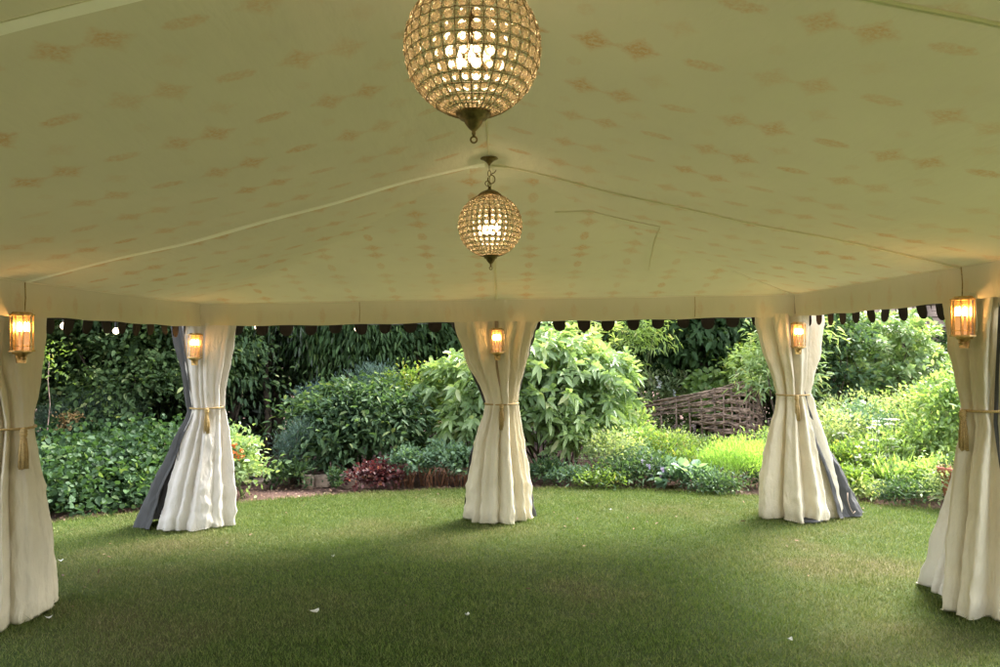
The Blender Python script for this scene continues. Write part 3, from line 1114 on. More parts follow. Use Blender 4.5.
# front left curtain (on the side wall)
c = empty('curtain', (-HX - 0.13, 4.74, 0), R(90), 'cream tied curtain on the left front leg, cut by the photo edge', 'curtain', G)
kS = [(0, .34, .17, .04, .0, .14), (.3, .32, .165, .04, .0, .15), (.8, .25, .15, .0, .0, .18), (1.12, .17, .12, 0, 0, .16), (1.24, .155, .11, 0, 0, .15), (1.4, .20, .11, 0, 0, .17), (1.65, .30, .11, .0, .02, .16), (1.99, .36, .09, .0, .03, .12)]
cloth_col('drape', M['curtain'], c, kS, 0, 2 * PI, 12, 44)
cloth_col('grey_backing', M['grey'], c, [(0, .38, .2, .06, .07, .1), (.4, .33, .19, .05, .05, .1), (.9, .24, .17, .02, .02, .1), (1.2, .15, .10, 0, .02, .1), (1.99, .4, .1, .02, .05, .08)], -0.12 * PI, 0.75 * PI, 6, 14, closed=False)
tieback(c, .16, .118, 0, 0, 1.22, (-0.10, -.15), 6)

# front right curtain
c = empty('curtain', (HX + 0.12, 4.66, 0), R(-90), 'cream tied curtain on the right front leg, beside the terracotta pot', 'curtain', G)
kF = [(0, .17, .24, .05, -.06, .13), (.35, .19, .22, .05, -.04, .15), (.8, .19, .17, .03, -.02, .18), (1.14, .17, .125, .02, 0, .16), (1.26, .155, .115, .0, 0, .15), (1.42, .20, .13, 0, 0, .17), (1.65, .27, .13, -.02, 0, .16), (1.99, .36, .12, -.04, 0.02, .12)]
cloth_col('drape', M['curtain'], c, kF, 0, 2 * PI, 10, 57, slit=.30)
cloth_col('back_drape', M['curtain_pink'], c, [(0, .32, .22, -.36, .02, .1), (.35, .26, .19, -.25, .02, .12), (.8, .17, .15, -.10, .02, .14), (1.16, .12, .1, 0, 0.01, .12), (1.5, .2, .1, -.02, 0.03, .12), (1.99, .3, .1, -.05, 0.04, .1)], 0.6 * PI, 1.75 * PI, 7, 15, closed=False)
cloth_col('grey_backing', M['grey'], c, [(0, .32, .24, .12, .12, .1), (.5, .27, .2, .1, .1, .1), (1.16, .13, .1, .04, 0.04, .1), (1.99, .3, .1, 0, 0.06, .1)], -0.3 * PI, 0.6 * PI, 6, 16, closed=False)
tieback(c, .16, .122, 0, 0, 1.245, (-.0, -.155), 7)


# ------------------------------------------------------------------ lanterns
def make_lantern():
    """three-candle brass wall lantern, local -y faces into the tent; origin at mid height"""
    root = empty('wall_lantern')
    h, rw = 0.25, 0.072
    K = 6
    angs = [PI + PI * k / (K - 1) for k in range(K)]
    ring = [(rw * math.cos(a), rw * .95 * math.sin(a)) for a in angs]
    b = MB()
    b.box((0, 0.008, 0.0), (0.11, 0.012, 0.31))
    b.box((0, 0.006, -0.185), (0.06, 0.01, 0.07), taper=1.3)
    b.build('back_plate', M['brass'], root, smooth=False)

    def slab(z0, z1, k0, k1):
        vs = [(x * k0, y * k0, z0) for x, y in ring] + [(x * k1, y * k1, z1) for x, y in ring]
        fs = [(i, i + 1, i + 1 + K, i + K) for i in range(K - 1)] + [(K - 1, 0, K, 2 * K - 1), tuple(range(K))[::-1], tuple(range(K, 2 * K))]
        return vs, fs
    f_ = MB()
    for z0, z1, k0, k1 in ((h / 2, h / 2 + .012, 1.14, 1.14), (h / 2 + .012, h / 2 + .028, 1.0, .82), (-h / 2 - .012, -h / 2, 1.16, 1.16), (-h / 2 - .03, -h / 2 - .012, .7, 1.0), (-h / 2 - .05, -h / 2 - .03, .25, .62)):
        f_.add(*slab(z0, z1, k0, k1))
    f_.lathe([(0.004, -.03), (.014, -.02), (.008, -.008), (.018, 0)], (0, -.03, -h / 2 - .045), 10)
    for x, y in ring:
        f_.box((x, y, 0), (.0055, .0055, h))
    for z in (-h / 2 + .03,):
        for i in range(K - 1):
            f_.tube([(ring[i][0], ring[i][1], z), (ring[i + 1][0], ring[i + 1][1], z)], .003, 5)
    f_.build('frame', M['brass'], root, smooth=False)
    gl = MB()
    for i in range(K - 1):
        (x0, y0), (x1, y1) = ring[i], ring[i + 1]
        gl.add([(x0 * .97, y0 * .97, -h / 2), (x1 * .97, y1 * .97, -h / 2), (x1 * .97, y1 * .97, h / 2), (x0 * .97, y0 * .97, h / 2)], [(0, 1, 2, 3)])
    gl.build('glass', M['glass'], root, smooth=False)
    cb = MB()
    cb.tube([(.03, .0, h / 2 + .02), (.045, -.01, h / 2 + .06), (.075, .0, h / 2 + .05), (.085, .004, -.02), (.08, .01, -.1), (.06, .014, -.05)], .0022, 5)
    cb.build('cable', M['tape'], root)
    for k, (x, y) in enumerate(((-.028, -.03), (.028, -.03), (0, -.045))):
        cd = MB()
        cd.lathe([(.0085, -h / 2), (.0085, .01), (.007, .015)], (x, y, 0), 10)
        cd.build('candle', M['candle_tube'], root)
        bl = MB()
        bl.lathe([(.005, 0), (.012, .014), (.013, .028), (.009, .048), (.002, .064)], (x, y, 0.015), 12)
        bl.build('bulb', M['flame'], root)
    return root


lan0 = make_lantern()


def lamp(name, loc, power, colr, rad, parent=None):
    ld = bpy.data.lights.new(name, 'POINT')
    ld.energy = power
    ld.color = colr
    ld.shadow_soft_size = rad
    lo = bpy.data.objects.new(name, ld)
    lo.location = loc
    col.objects.link(lo)
    if parent:
        lo.parent = parent
    return lo


LG = 'brass wall lanterns on the tent legs'
lspots = [(( -HX + 0.03, 4.60), R(90) + R(-30), 'lit brass lantern on the left front curtain, cut close by the photo edge', 335),
          ((-HX - .02, Y1 - 0.075), R(8), 'lit brass lantern on the far left corner curtain', 0),
          ((0.0, Y1 - 0.04), 0, 'lit brass lantern on the middle far curtain', 0),
          ((HX + .0, Y1 - 0.075), R(-8), 'lit brass lantern on the far right corner curtain', 0),
          ((HX - .07, 4.56), R(-90) + R(28), 'lit brass lantern on the right front curtain, above its tassel', 0)]
for i, ((x, y), rz, lb, _) in enumerate(lspots):
    o = lan0 if i == 0 else copy_tree(lan0)
    o.location = (x, y, (1.80, 1.76, 1.765, 1.775, 1.80)[i])
    o.scale = (.9, .9, .84)
    o.rotation_euler = ((.03, -.02, .015, .04, -.01)[i], (-.02, .03, -.015, .02, .025)[i], rz)
    tag(o, lb, 'wall lantern', LG)
    lamp('lantern_light', (0, -.045, .03), 0.28, (1.0, .55, .22), .03, o)


# ------------------------------------------------------------------ chandeliers
def make_chandelier(Rb=0.195):
    """origin at the ball's centre"""
    root = empty('ball_chandelier')
    nm, nl = 32, 15
    z_top, z_bot = .935, -.972
    cage = MB()
    phis = [math.asin(z_bot) + (math.asin(z_top) - math.asin(z_bot)) * k / nl for k in range(nl + 1)]
    for m in range(nm):
        a = 2 * PI * m / nm
        cage.tube([(Rb * math.cos(p) * math.cos(a), Rb * math.cos(p) * math.sin(a), Rb * math.sin(p)) for p in np.linspace(phis[0], phis[-1], 22)], .0013, 4, False)
    for p in phis:
        cage.tube([(Rb * math.cos(p) * math.cos(b), Rb * math.cos(p) * math.sin(b), Rb * math.sin(p)) for b in np.linspace(0, 2 * PI, nm + 1)], .0013, 4, False)
    cage.build('wire_cage', M['bronze'], root)
    # crystals: one strand per row of the cage
    for r_ in range(nl):
        mb = MB()
        p = (phis[r_] + phis[r_ + 1]) / 2
        dz = (phis[r_ + 1] - phis[r_]) * Rb
        ds = 2 * PI * Rb * math.cos(p) / nm
        s = min(dz, ds) * .43
        for m in range(nm):
            a = 2 * PI * (m + .5) / nm
            d = Vector((math.cos(p) * math.cos(a), math.cos(p) * math.sin(a), math.sin(p)))
            e = Vector((-math.sin(a), math.cos(a), 0))
            u = d.cross(e)
            c0 = d * (Rb - .004)
            tw = random.uniform(-.4, .4)
            ks = random.uniform(.82, 1.1)
            d = (d + Vector((random.uniform(-1, 1), random.uniform(-1, 1), random.uniform(-1, 1))) * .12).normalized()
            vs = []
            for (rr_, hh_) in ((.55, .62), (1.0, 0.05), (.55, -.55)):
                for k in range(8):
                    b = 2 * PI * k / 8 + tw + (PI / 8 if rr_ == 1.0 else 0)
                    vs.append(c0 + (e * math.cos(b) + u * math.sin(b)) * s * rr_ * ks + d * hh_ * s * .8)
            fs = [tuple(range(8)), tuple(range(16, 24))[::-1]]
            for q in range(2):
                for k in range(8):
                    k2 = (k + 1) % 8
                    fs.append((q * 8 + k, q * 8 + 8 + k, q * 8 + 8 + k2, q * 8 + k2))
            mb.add(vs, fs)
        mb.build('crystal_strand', M['crystal'], root, smooth=False)
    cap = MB()
    z0 = Rb * z_bot
    rb = Rb * math.cos(phis[0])
    cap.lathe([(.003, -.066), (.006, -.056), (.005, -.05), (.012, -.044), (.02, -.034), (rb * .55, -.026), (rb * .62, -.018), (rb * .85, -.014), (rb * .88, -.006), (rb * 1.05, -.003), (rb * 1.1, .004), (rb * .9, .008)], (0, 0, z0 + .002), 28)
    pts = [(.009 * math.cos(a), 0, z0 - .072 + .009 * math.sin(a)) for a in np.linspace(0, 2 * PI, 13)]
    cap.tube(pts, .0028, 6, False)
    cap.build('bottom_finial', M['bronze'], root)
    cap = MB()
    zt = Rb * z_top
    rt = Rb * math.cos(phis[-1])
    cap.lathe([(rt * .95, -.006), (rt * 1.08, 0), (rt * 1.02, .008), (rt * .8, .02), (rt * .45, .032), (.012, .038), (.008, .05), (.005, .058)], (0, 0, zt), 28)
    cap.build('top_cap', M['bronze'], root)
    for k in range(3):
        a = k * 2.1 + .5
        x, y = .045 * math.cos(a), .045 * math.sin(a)
        mb = MB()
        mb.tube([(0, 0, .12), (x * .6, y * .6, -.03), (x, y, -.06), (x, y, -.03)], .003, 6)
        h_ = mb.build('lamp_holder', M['bronze'], root)
        mb = MB()
        mb.lathe([(.005, 0), (.009, .010), (.0105, .020), (.007, .036), (.002, .052)], (x, y, -.035 - .012 * k), 12)
        mb.build('bulb', M['chbulb'], root)
    return root


def hang(root, drop):
    """chain and ceiling rose; drop = ball centre to ceiling"""
    zt = .195 * .935 + .055
    ch = MB()
    n_ = max(2, int((drop - .035 - zt) / .030))
    for k in range(n_):
        zc = zt + .012 + k * (drop - .035 - zt) / n_
        pts = []
        for a in np.linspace(0, 2 * PI, 13):
            x, z = .010 * math.cos(a), .019 * math.sin(a)
            pts.append((x, 0, zc + z) if k % 2 == 0 else (0, x, zc + z))
        ch.tube(pts, .0024, 5, False)
    # spare loop of chain and hook hanging at the side
    pts = [(.012 + .022 * math.sin(a), -.006, zt + .045 + .026 * math.cos(a)) for a in np.linspace(0, 5.2, 14)]
    ch.tube(pts, .0035, 5)
    ch.tube([(.005, -.004, zt + .075), (.03, -.006, zt + .085), (.042, -.008, zt + .10)], .003, 5)
    pts = [(-.012 + .014 * math.sin(a), -.006, zt + .02 + .016 * math.cos(a)) for a in np.linspace(0, 6.2, 14)]
    ch.tube(pts, .003, 5)
    ch.build('chain', M['bronze'], root)
    cr = MB()
    cr.lathe([(.006, -.045), (.010, -.035), (.022, -.022), (.038, -.010), (.055, -.004), (.055, 0)], (0, 0, drop), 24)
    cr.build('ceiling_rose', M['bronze'], root)


ch0 = make_chandelier()
ch1 = copy_tree(ch0)
CG = 'crystal ball chandeliers'
ch0.location = (0.0, 2.12, 2.485)
tag(ch0, 'large near crystal ball chandelier, cut by the top of the photo', 'chandelier', CG)
hang(ch0, roof_z(0, 2.12) - .01 - 2.485)
ch1.location = (0.0, 4.56, 2.41)
tag(ch1, 'smaller looking far crystal ball chandelier with chain and ceiling rose in view', 'chandelier', CG)
hang(ch1, roof_z(0, 4.56) - .01 - 2.41)
for o in (ch0, ch1):
    lamp('chandelier_light', (0, 0, -.02), 0.5, (1.0, .74, .46), .05, o)

# ------------------------------------------------------------------ festoon lights outside the eaves
fs = empty('festoon_lights', (0, 0, 0), 0, 'string of small round warm bulbs along the outer tent eave', 'string lights')
YF, XF, ZF = Y1 + 0.32, HX + 0.24, 1.985
cab = MB()
path = [(-XF, y, ZF - .02 * math.sin((y) * 2.6) ** 2) for y in np.linspace(2.5, YF, 30)] + [(x, YF, ZF - .025 * math.sin(x * 1.57) ** 2) for x in np.linspace(-XF, XF, 60)][1:] + [(XF, y, ZF) for y in np.linspace(YF, 2.5, 30)][1:]
cab.tube(path, .004, 5)
cab.build('cable', M['cable'], fs)


def fbulb(x, y, z):
    mb = MB()
    mb.lathe([(.008, ZF + .0), (.011, z + .03), (.011, z + .018)], (x, y, 0), 10)
    hd = mb.build('bulb_socket', M['cable'], fs)
    mb = MB()
    mb.lathe([(.003, -.027), (.017, -.02), (.026, -.005), (.026, .006), (.017, .02), (.009, .028)], (x, y, z), 14)
    mb.build('bulb', M['bulb'], fs)


for px, py in ((64, 326), (116, 331)):
    ry = at(px, py, 1.0) - CAM
    p_ = CAM + ry * ((-XF - CAM.x) / ry.x)
    fbulb(-XF, p_.y, p_.z)
for px, py in ((257, 327), (357, 329), (560, 326), (660, 323.5), (757, 323)):
    p_ = at(px, py, YF)
    fbulb(p_.x, YF, p_.z)
fbulb(XF, 5.3, 1.955)
fbulb(XF, 6.4, 1.955)

# ------------------------------------------------------------------ planting, left
def E(x, y, z, rx, ry, rz):
    return (x, y, z, rx, ry, rz)


shrub('leafy_shrub', 'tall rounded shrub with pale edged leaves behind the far left curtain', 'shrub', gx(125, 11.3), 11.3,
      [E(0, 0, 1.75, 1.35, 1.0, 1.15), E(-.9, .1, 2.5, .9, .9, .9), E(.8, .1, 2.6, 1.0, .9, .9), E(.3, -.3, 1.0, 1.0, .8, .6), E(1.2, .2, 1.7, .8, .7, .8)],
      'l_varieg', 620, 34, .085, .62, .15, rag=.1, droop=.3, up=.15)
# broad band of ground cover as single plants merged by nature
V, F = crown_leaves([E(gx(60, 9.0), 9.0, .2, .9, .8, .36), E(gx(110, 9.6), 9.6, .25, 1.1, .8, .42), E(gx(165, 9.6), 9.7, .28, .9, .7, .45), E(gx(100, 8.7), 8.6, .1, .8, .5, .26), E(gx(45, 8.3), 8.2, .1, .6, .4, .26), E(gx(150, 9.0), 8.95, .1, .7, .45, .3), E(gx(70, 10), 10.1, .3, 1.2, .6, .5), E(gx(0, 8.2), 8.4, .2, .9, .8, .4)], 760, 24, .085, .75, .13, rag=.07, droop=.35, up=.5)
tag(np_mesh('ground_cover', V, F, M['l_cover']), 'knee high mass of broad green leaves along the left lawn edge', 'ground cover', kind='stuff')
shrub('conifer_bush', 'low dark conifer bush behind the green ground cover at left', 'shrub', gx(95, 10.6), 10.5,
      [E(0, 0, .65, .75, .5, .45), E(-.5, 0, .5, .5, .4, .4)], 'l_conifer', 420, 40, .05, .14, .1, up=.9, droop=0, stems=5)
shrub('seedling', 'thin pale sapling with sparse leaves beside the left front curtain', 'sapling', gx(46, 9.7), 9.7,
      [E(.03, 0, 1.6, .2, .25, .3)], 'l_yellow', 26, 6, .06, .5, .1, stems=0)
mb = MB()
sx = gx(46, 9.7)
mb.tube([(0.02, 0, -.03), (.0, 0, .6), (.05, 0, 1.1), (.02, 0, 1.4), (.04, 0, 1.75)], [.007, .007, .006, .005, .003], 6)
mb.build('stem', M['withy'], bpy.data.objects['seedling'])
shrub('dried_hydrangea', 'small tan dried flower clump in front of the dark conifer at left', 'plant', gx(73, 10.1), 10.0,
      [E(0, 0, .82, .12, .1, .12)], 'l_tan', 40, 8, .05, .6, .04, stems=4, sr=.006, stemmat='twig')
shrub('flowering_shrub', 'small yellow green shrub with orange flowers right of the far left curtain', 'shrub', gx(233, 8.95), 9.05,
      [E(0, 0, .38, .28, .25, .34), E(-.2, .1, .45, .28, .25, .28), E(.12, .05, .22, .2, .2, .2)], 'l_laurel', 150, 16, .075, .5, .07, stems=6, sr=.008, stemmat='stem', up=.5)
o = bpy.data.objects['flowering_shrub']
for q in range(9):
    c_ = np.array([[.10, -.24, .5]]) + rng.normal(size=(1, 3)) * np.array([.035, .02, .075])
    V, F = leaf_arrays(c_ + rng.normal(size=(8, 3)) * .006, rand_dir(8), rand_dir(8), np.full(8, .035), .7, .1, 0)
    np_mesh('flower', V, F, M['f_orange'], o)
shrub('leafy_shrub', 'dark green shrub filling the gap right of the far left curtain', 'shrub', gx(225, 11.6), 11.6,
      [E(0, 0, 1.7, .55, .6, 1.1), E(-.2, .2, 2.6, .7, .6, .6)], 'l_mid', 170, 26, .10, .45, .14, mode='hang', droop=.2)

# dark drooping trees with bare trunks and shade beneath
TG = 'dark drooping trees behind the mulch path'
tree('drooping_tree', 'dark tree with long grey green hanging leaves above the mulch path', gx(275, 13.2), 13.2, 4.6,
     [E(0, 0, 3.3, 1.6, 1.3, 1.5), E(.8, -.5, 2.5, 1.0, .9, .75), E(-.6, -.4, 2.7, .9, .8, .9), E(1.6, 0, 2.9, .9, .9, 1.0)], 'l_dark', 700, 32, .12, .24, .22, mode='hang', group=TG, tr=.1)
tree('drooping_tree', 'dark narrow leaved tree left of the middle curtain behind the dense shrub', gx(350, 12.8), 12.8, 4.0,
     [E(0, 0, 2.7, 1.1, 1.0, 1.1), E(.3, -.5, 2.1, .8, .7, .6), E(-.5, 0, 2.0, .7, .8, .6)], 'l_darkgreen', 480, 32, .11, .26, .2, mode='hang', group=TG, tr=.08)
tree('drooping_tree', 'deep green broad leaved tree just left of the middle curtain top', gx(418, 13.4), 13.4, 4.5,
     [E(0, 0, 2.6, 1.2, 1.0, 1.3), E(.5, -.3, 3.3, 1.2, 1.0, 1.1), E(-.4, -.3, 2.0, .8, .7, .7)], 'l_darkgreen', 520, 30, .12, .45, .2, group=TG, tr=.1, droop=.5, up=-.2)
for i, (px, d, ln_) in enumerate(((232, 12.2, .3), (252, 12.9, -.2), (262, 12.4, .35), (212, 12.6, .2))):
    tree('bare_stem_tree', ['leaning bare dark trunk nearest the far left curtain above the path', 'bare dark trunk second along the shaded path', 'bare dark trunk third along the shaded path, leaning right', 'bare dark trunk hidden furthest left by the path'][i],
         gx(px, d), d, 3.6, [E(ln_, 0, 3.3, .8, .8, .8)], 'l_dark', 90, 24, .13, .2, .2, mode='hang', tr=.055, lean=(ln_, 0), group='bare trunks by the shaded path', limbs=5)

shrub('dense_shrub', 'dense rounded mid green shrub behind the edging stones', 'shrub', gx(355, 10.6), 10.6,
      [E(0, 0, .62, .82, .6, .55), E(-.5, .1, .7, .4, .45, .42), E(.45, -.1, .62, .5, .45, .45), E(.1, .1, .95, .5, .4, .3), E(-.2, -.35, .35, .5, .3, .3)], 'l_mid', 420, 22, .11, .42, .13, up=.1, droop=.35, rag=.09)
shrub('blue_conifer', 'small blue grey conifer left of the dense green shrub', 'shrub', gx(293, 10.0), 10.0,
      [E(0, 0, .38, .16, .16, .28), E(.1, .05, .6, .12, .12, .2)], 'l_blue', 120, 26, .05, .14, .06, up=.8, droop=0, stems=5)
shrub('blue_conifer', 'blue grey conifer rising over the top left of the dense shrub', 'shrub', gx(318, 11.3), 11.3,
      [E(0, 0, .85, .3, .3, .35), E(.9, 0, 1.15, .5, .4, .3)], 'l_blue', 230, 26, .06, .14, .08, up=.8, droop=0, stems=5)
shrub('golden_shrub', 'yellow green shrub between the dense shrub and the middle curtain', 'shrub', gx(420, 11.2), 11.2,
      [E(0, 0, .95, .42, .4, .5), E(-.3, 0, 1.1, .3, .3, .3), E(.3, 0, .7, .35, .3, .45)], 'l_yellow', 200, 18, .075, .4, .1, up=.3)
shrub('low_foliage_plant', 'low silvery green plants over rust stems by the middle curtain', 'plant', gx(432, 9.75), 9.75,
      [E(-.28, 0, .26, .26, .24, .16), E(.2, .05, .28, .3, .25, .17), E(.5, 0, .22, .22, .2, .17)], 'l_fern', 190, 16, .06, .6, .06, up=.3, stems=0)
o = bpy.data.objects['low_foliage_plant']
mb = MB()
for k in range(120):
    x, y = random.uniform(-.5, .65), random.uniform(-.25, .15)
    mb.tube([(x, y, -.04), (x + random.uniform(-.05, .05), y - .02, .1), (x + random.uniform(-.09, .09), y, .22)], [.004, .003, .002], 4)
mb.build('stems', m_simple('rust_stem', (.26, .11, .05), .8, var=.3, scale=25), o)
shrub('burgundy_plant', 'dark red leaved low plant at the lawn edge left of middle', 'plant', gx(365, 9.45), 9.45,
      [E(0, 0, .1, .2, .14, .12), E(.27, .02, .1, .17, .13, .13), E(.12, .12, .14, .2, .12, .16)], 'l_burg', 90, 12, .055, .7, .04, up=.5, stems=0, flowers=('f_pink', 12, .02))
shrub('leafy_tuft', 'small green tuft below the dense shrub by the pale stone', 'plant', gx(290, 9.75), 9.75,
      [E(0, 0, .12, .28, .18, .16)], 'l_mid', 60, 14, .07, .4, .05, up=.6, stems=0)
shrub('leafy_tuft', 'small green tuft between the edging stones', 'plant', gx(334, 9.55), 9.55,
      [E(0, 0, .08, .1, .08, .12)], 'l_mid', 26, 10, .06, .45, .03, up=.6, stems=0)

# edging stones along the mulch path
for i, (px, d, w_, h_, lb) in enumerate(((308, 9.75, .15, .17, 'pale upright stone leftmost at the foot of the dense shrub'), (322, 9.85, .26, .15, 'flat edging stone just right of the pale upright one'), (344, 9.9, .24, .16, 'edging stone between the small tufts'), (352, 9.75, .30, .15, 'squared edging stone left of the burgundy plant'), (255, 10.2, .5, .05, 'low flat stone step across the mulch path'), (262, 10.9, .6, .05, 'rearmost flat stone step across the shaded path'))):
    mb = MB()
    K = 10
    prof = [(.46, -.05), (.5, .02), (.48, .7), (.40, .95), (.2, 1.0)]
    vs = []
    rr = random.Random(i)
    js = [rr.uniform(.8, 1.12) for _ in range(K)]
    for r, z in prof:
        for k in range(K):
            a = 2 * PI * k / K
            ca, sa = math.cos(a), math.sin(a)
            sq = 1 / max(abs(ca), abs(sa)) * .8 + .2
            vs.append((w_ * r * ca * sq * js[k], w_ * .6 * r * sa * sq * js[k], h_ * z * rr.uniform(.93, 1.05)))
    fs_ = [(a * K + k, a * K + (k + 1) % K, (a + 1) * K + (k + 1) % K, (a + 1) * K + k) for a in range(4) for k in range(K)] + [tuple(4 * K + k for k in range(K))]
    mb.add(vs, fs_)
    o = mb.build('edging_stone', M['stone'], smooth=False)
    o.location = (gx(px, d), d, -.04)
    o.rotation_euler = (0, 0, rr.uniform(-.3, .3))
    tag(o, lb, 'stone', 'sandstone pieces edging the mulch path')

# ------------------------------------------------------------------ planting, middle and right
shrub('laurel_shrub', 'big glossy light green laurel behind the middle curtain', 'shrub', gx(545, 10.7), 10.7,
      [E(0, 0, 1.15, 1.0, .8, .85), E(-.75, -.1, 1.2, .6, .6, .6), E(.6, -.1, 1.0, .6, .6, .65), E(-.95, -.1, .75, .45, .5, .45), E(-1.3, .1, 1.2, .4, .4, .5), E(.55, -.35, .5, .6, .4, .35), E(-1.1, -.3, .45, .5, .4, .3), E(.9, -.1, 1.35, .4, .4, .35), E(.1, .1, 1.55, .75, .6, .45), E(-.1, -.3, .6, .8, .5, .4)], 'l_laurel', 1150, 9, .15, .42, .12, mode='whorl', droop=.45, up=.4, rag=.13, fill=.3, fold=.25, stems=12)
shrub('tall_shoots', 'upright pale shoots rising behind the laurel', 'shrub', gx(572, 11.6), 11.6,
      [E(0, 0, 2.0, .5, .3, .3), E(.4, 0, 1.8, .4, .3, .35)], 'l_pale', 45, 9, .15, .22, .08, mode='whorl', up=1.2, stems=10, sr=.01)
shrub('bamboo', 'slender drooping bamboo between the laurel and the wicker fence', 'bamboo', gx(630, 12.2), 12.2,
      [E(0, 0, 1.5, .28, .3, .75), E(-.15, 0, .9, .3, .3, .4), E(.3, 0, 1.9, .4, .3, .35)], 'l_bright', 130, 12, .09, .2, .10, up=-.3, droop=.5, stems=9, sr=.008, stemmat='stem')
tree('broad_tree', 'mid green tree behind the laurel top right of middle', gx(590, 15), 15, 5.2,
     [E(0, 0, 2.9, 1.5, 1.2, 1.6), E(.9, -.2, 3.2, 1.1, 1.0, 1.2), E(-1.0, 0, 3.4, 1.1, 1.0, 1.2)], 'l_mid', 520, 30, .12, .45, .22, tr=.1, up=.1)
tree('broad_tree', 'dark green maple like tree hanging over the wicker fence', gx(705, 14.2), 14.2, 5.0,
     [E(0, 0, 2.5, 1.3, 1.1, 1.3), E(-.7, 0, 2.1, .8, .8, .8), E(.8, -.1, 2.2, .8, .8, .9), E(0, -.4, 1.7, .9, .6, .5), E(0, 0, 3.6, 1.6, 1.3, 1.0)], 'l_darkgreen', 640, 30, .13, .6, .22, tr=.12, droop=.5, up=-.1)

# woven wicker fence
fence = empty('wicker_fence', (0, 0, 0), 0, 'curved woven willow fence among the right hand flower beds', 'fence')


def fence_pt(u):
    # u 0..1 from far left end to the near right end, then back round the corner
    pts = [at(632, 430, 12.9), at(680, 430, 12.3), at(720, 430, 11.7), at(745, 430, 11.35), at(757, 430, 11.5), at(762, 430, 12.1)]
    s = u * (len(pts) - 1)
    i = min(int(s), len(pts) - 2)
    k = s - i
    q = pts[i].lerp(pts[i + 1], k)
    return q.x, q.y


def fence_top(u):
    keys = [(0, gz(640, 409, 12.9)), (.2, gz(680, 399, 12.3)), (.4, gz(715, 390, 11.7)), (.6, gz(745, 386, 11.35)), (.8, gz(757, 391, 11.5)), (1, gz(762, 396, 12.1))]
    for i in range(5):
        if u <= keys[i + 1][0]:
            k = (u - keys[i][0]) / .2
            return keys[i][1] + (keys[i + 1][1] - keys[i][1]) * k
    return keys[-1][1]


nst = 17
mb = MB()
for k in range(nst):
    u = k / (nst - 1)
    x, y = fence_pt(u)
    zt = fence_top(u) + random.uniform(-.02, .06)
    mb.tube([(x, y, -.04), (x + random.uniform(-.01, .01), y, zt * .5), (x, y, zt)], [.016, .015, .012], 7)
mb.build('uprights', M['withy'], fence)
mb = MB()
layer = 0
for r_ in range(36):
    kz = (r_ + .5) / 36
    for rep in range(2):
        pts = []
        ub = random.uniform(0, .06)
        ue = 1 - random.uniform(0, .05)
        if kz < .72:
            ub = random.uniform(.22, .32) + (.72 - kz) * .25
        elif random.random() < .4:
            ub = random.uniform(.1, .3)
        ue = ue if random.random() < .7 else random.uniform(.7, .95)
        st = 72
        for q in range(st + 1):
            u = ub + (ue - ub) * q / st
            x, y = fence_pt(u)
            wv = math.sin(u * (nst - 1) * PI + (r_ % 2) * PI + rep * .3) * .024
            dx, dy = fence_pt(min(1, u + .01))[0] - x, fence_pt(min(1, u + .01))[1] - y
            L_ = math.hypot(dx, dy) or 1
            z = fence_top(u) * (kz + .022 * math.sin(u * 11 + r_ * 1.7) + .012 * math.sin(u * 37 + r_ * 5 + rep) + rep * .014)
            pts.append((x - dy / L_ * wv, y + dx / L_ * wv, z + random.uniform(-.003, .003)))
        rr_ = random.uniform(.006, .017)
        mb.tube(pts, [rr_ * (1 - .4 * q / st) for q in range(st + 1)], 5)
mb.build('woven_rods', M['withy'], fence)
mb = MB()
for rep in range(9):
    pts = []
    for q in range(40):
        u = q / 39 * random.uniform(.72, .74)
        x, y = fence_pt(u)
        pts.append((x, y + .02 * math.sin(q * .5 + rep * 2), fence_top(u) + .012 * rep * (.6 + .4 * math.sin(q * .2 + rep)) - .03))
    mb.tube(pts, random.uniform(.009, .014), 5)
mb.build('top_rods', M['withy'], fence, label='thicker pale rods bundled along the top edge')
mb = MB()
px_ = at(738, 430, 11.6)
mb.tube([(px_.x, px_.y, 0), (px_.x, px_.y, .8), (px_.x + .01, px_.y, gz(738, 371, 11.6))], [.028, .026, .024], 8)
mb.build('stake', M['twig'], fence, label='rough brown stake standing above the fence top')

# bed plants on the right: individual clumps
BG = 'mixed perennials in the right hand beds'


def perennial(px, d, h, w_, mat, lb, size=.06, aspect=.35, clumps=70, per=12, flowers=None, name='perennial_plant', up=.5, cr=.07, mode='spread', **kw):
    ells = [E(0, 0, h * .62, w_, w_ * .8, h * .36), E(-w_ * .5, .03, h * .45, w_ * .6, w_ * .6, h * .4), E(w_ * .5, -.03, h * .42, w_ * .6, w_ * .6, h * .38)]
    return shrub(name, lb, 'plant', gx(px, d), d, ells, mat, clumps, per, size, aspect, cr, mode, stems=8, sr=.005, stemmat='stem', group=BG, flowers=flowers, up=up, **kw)


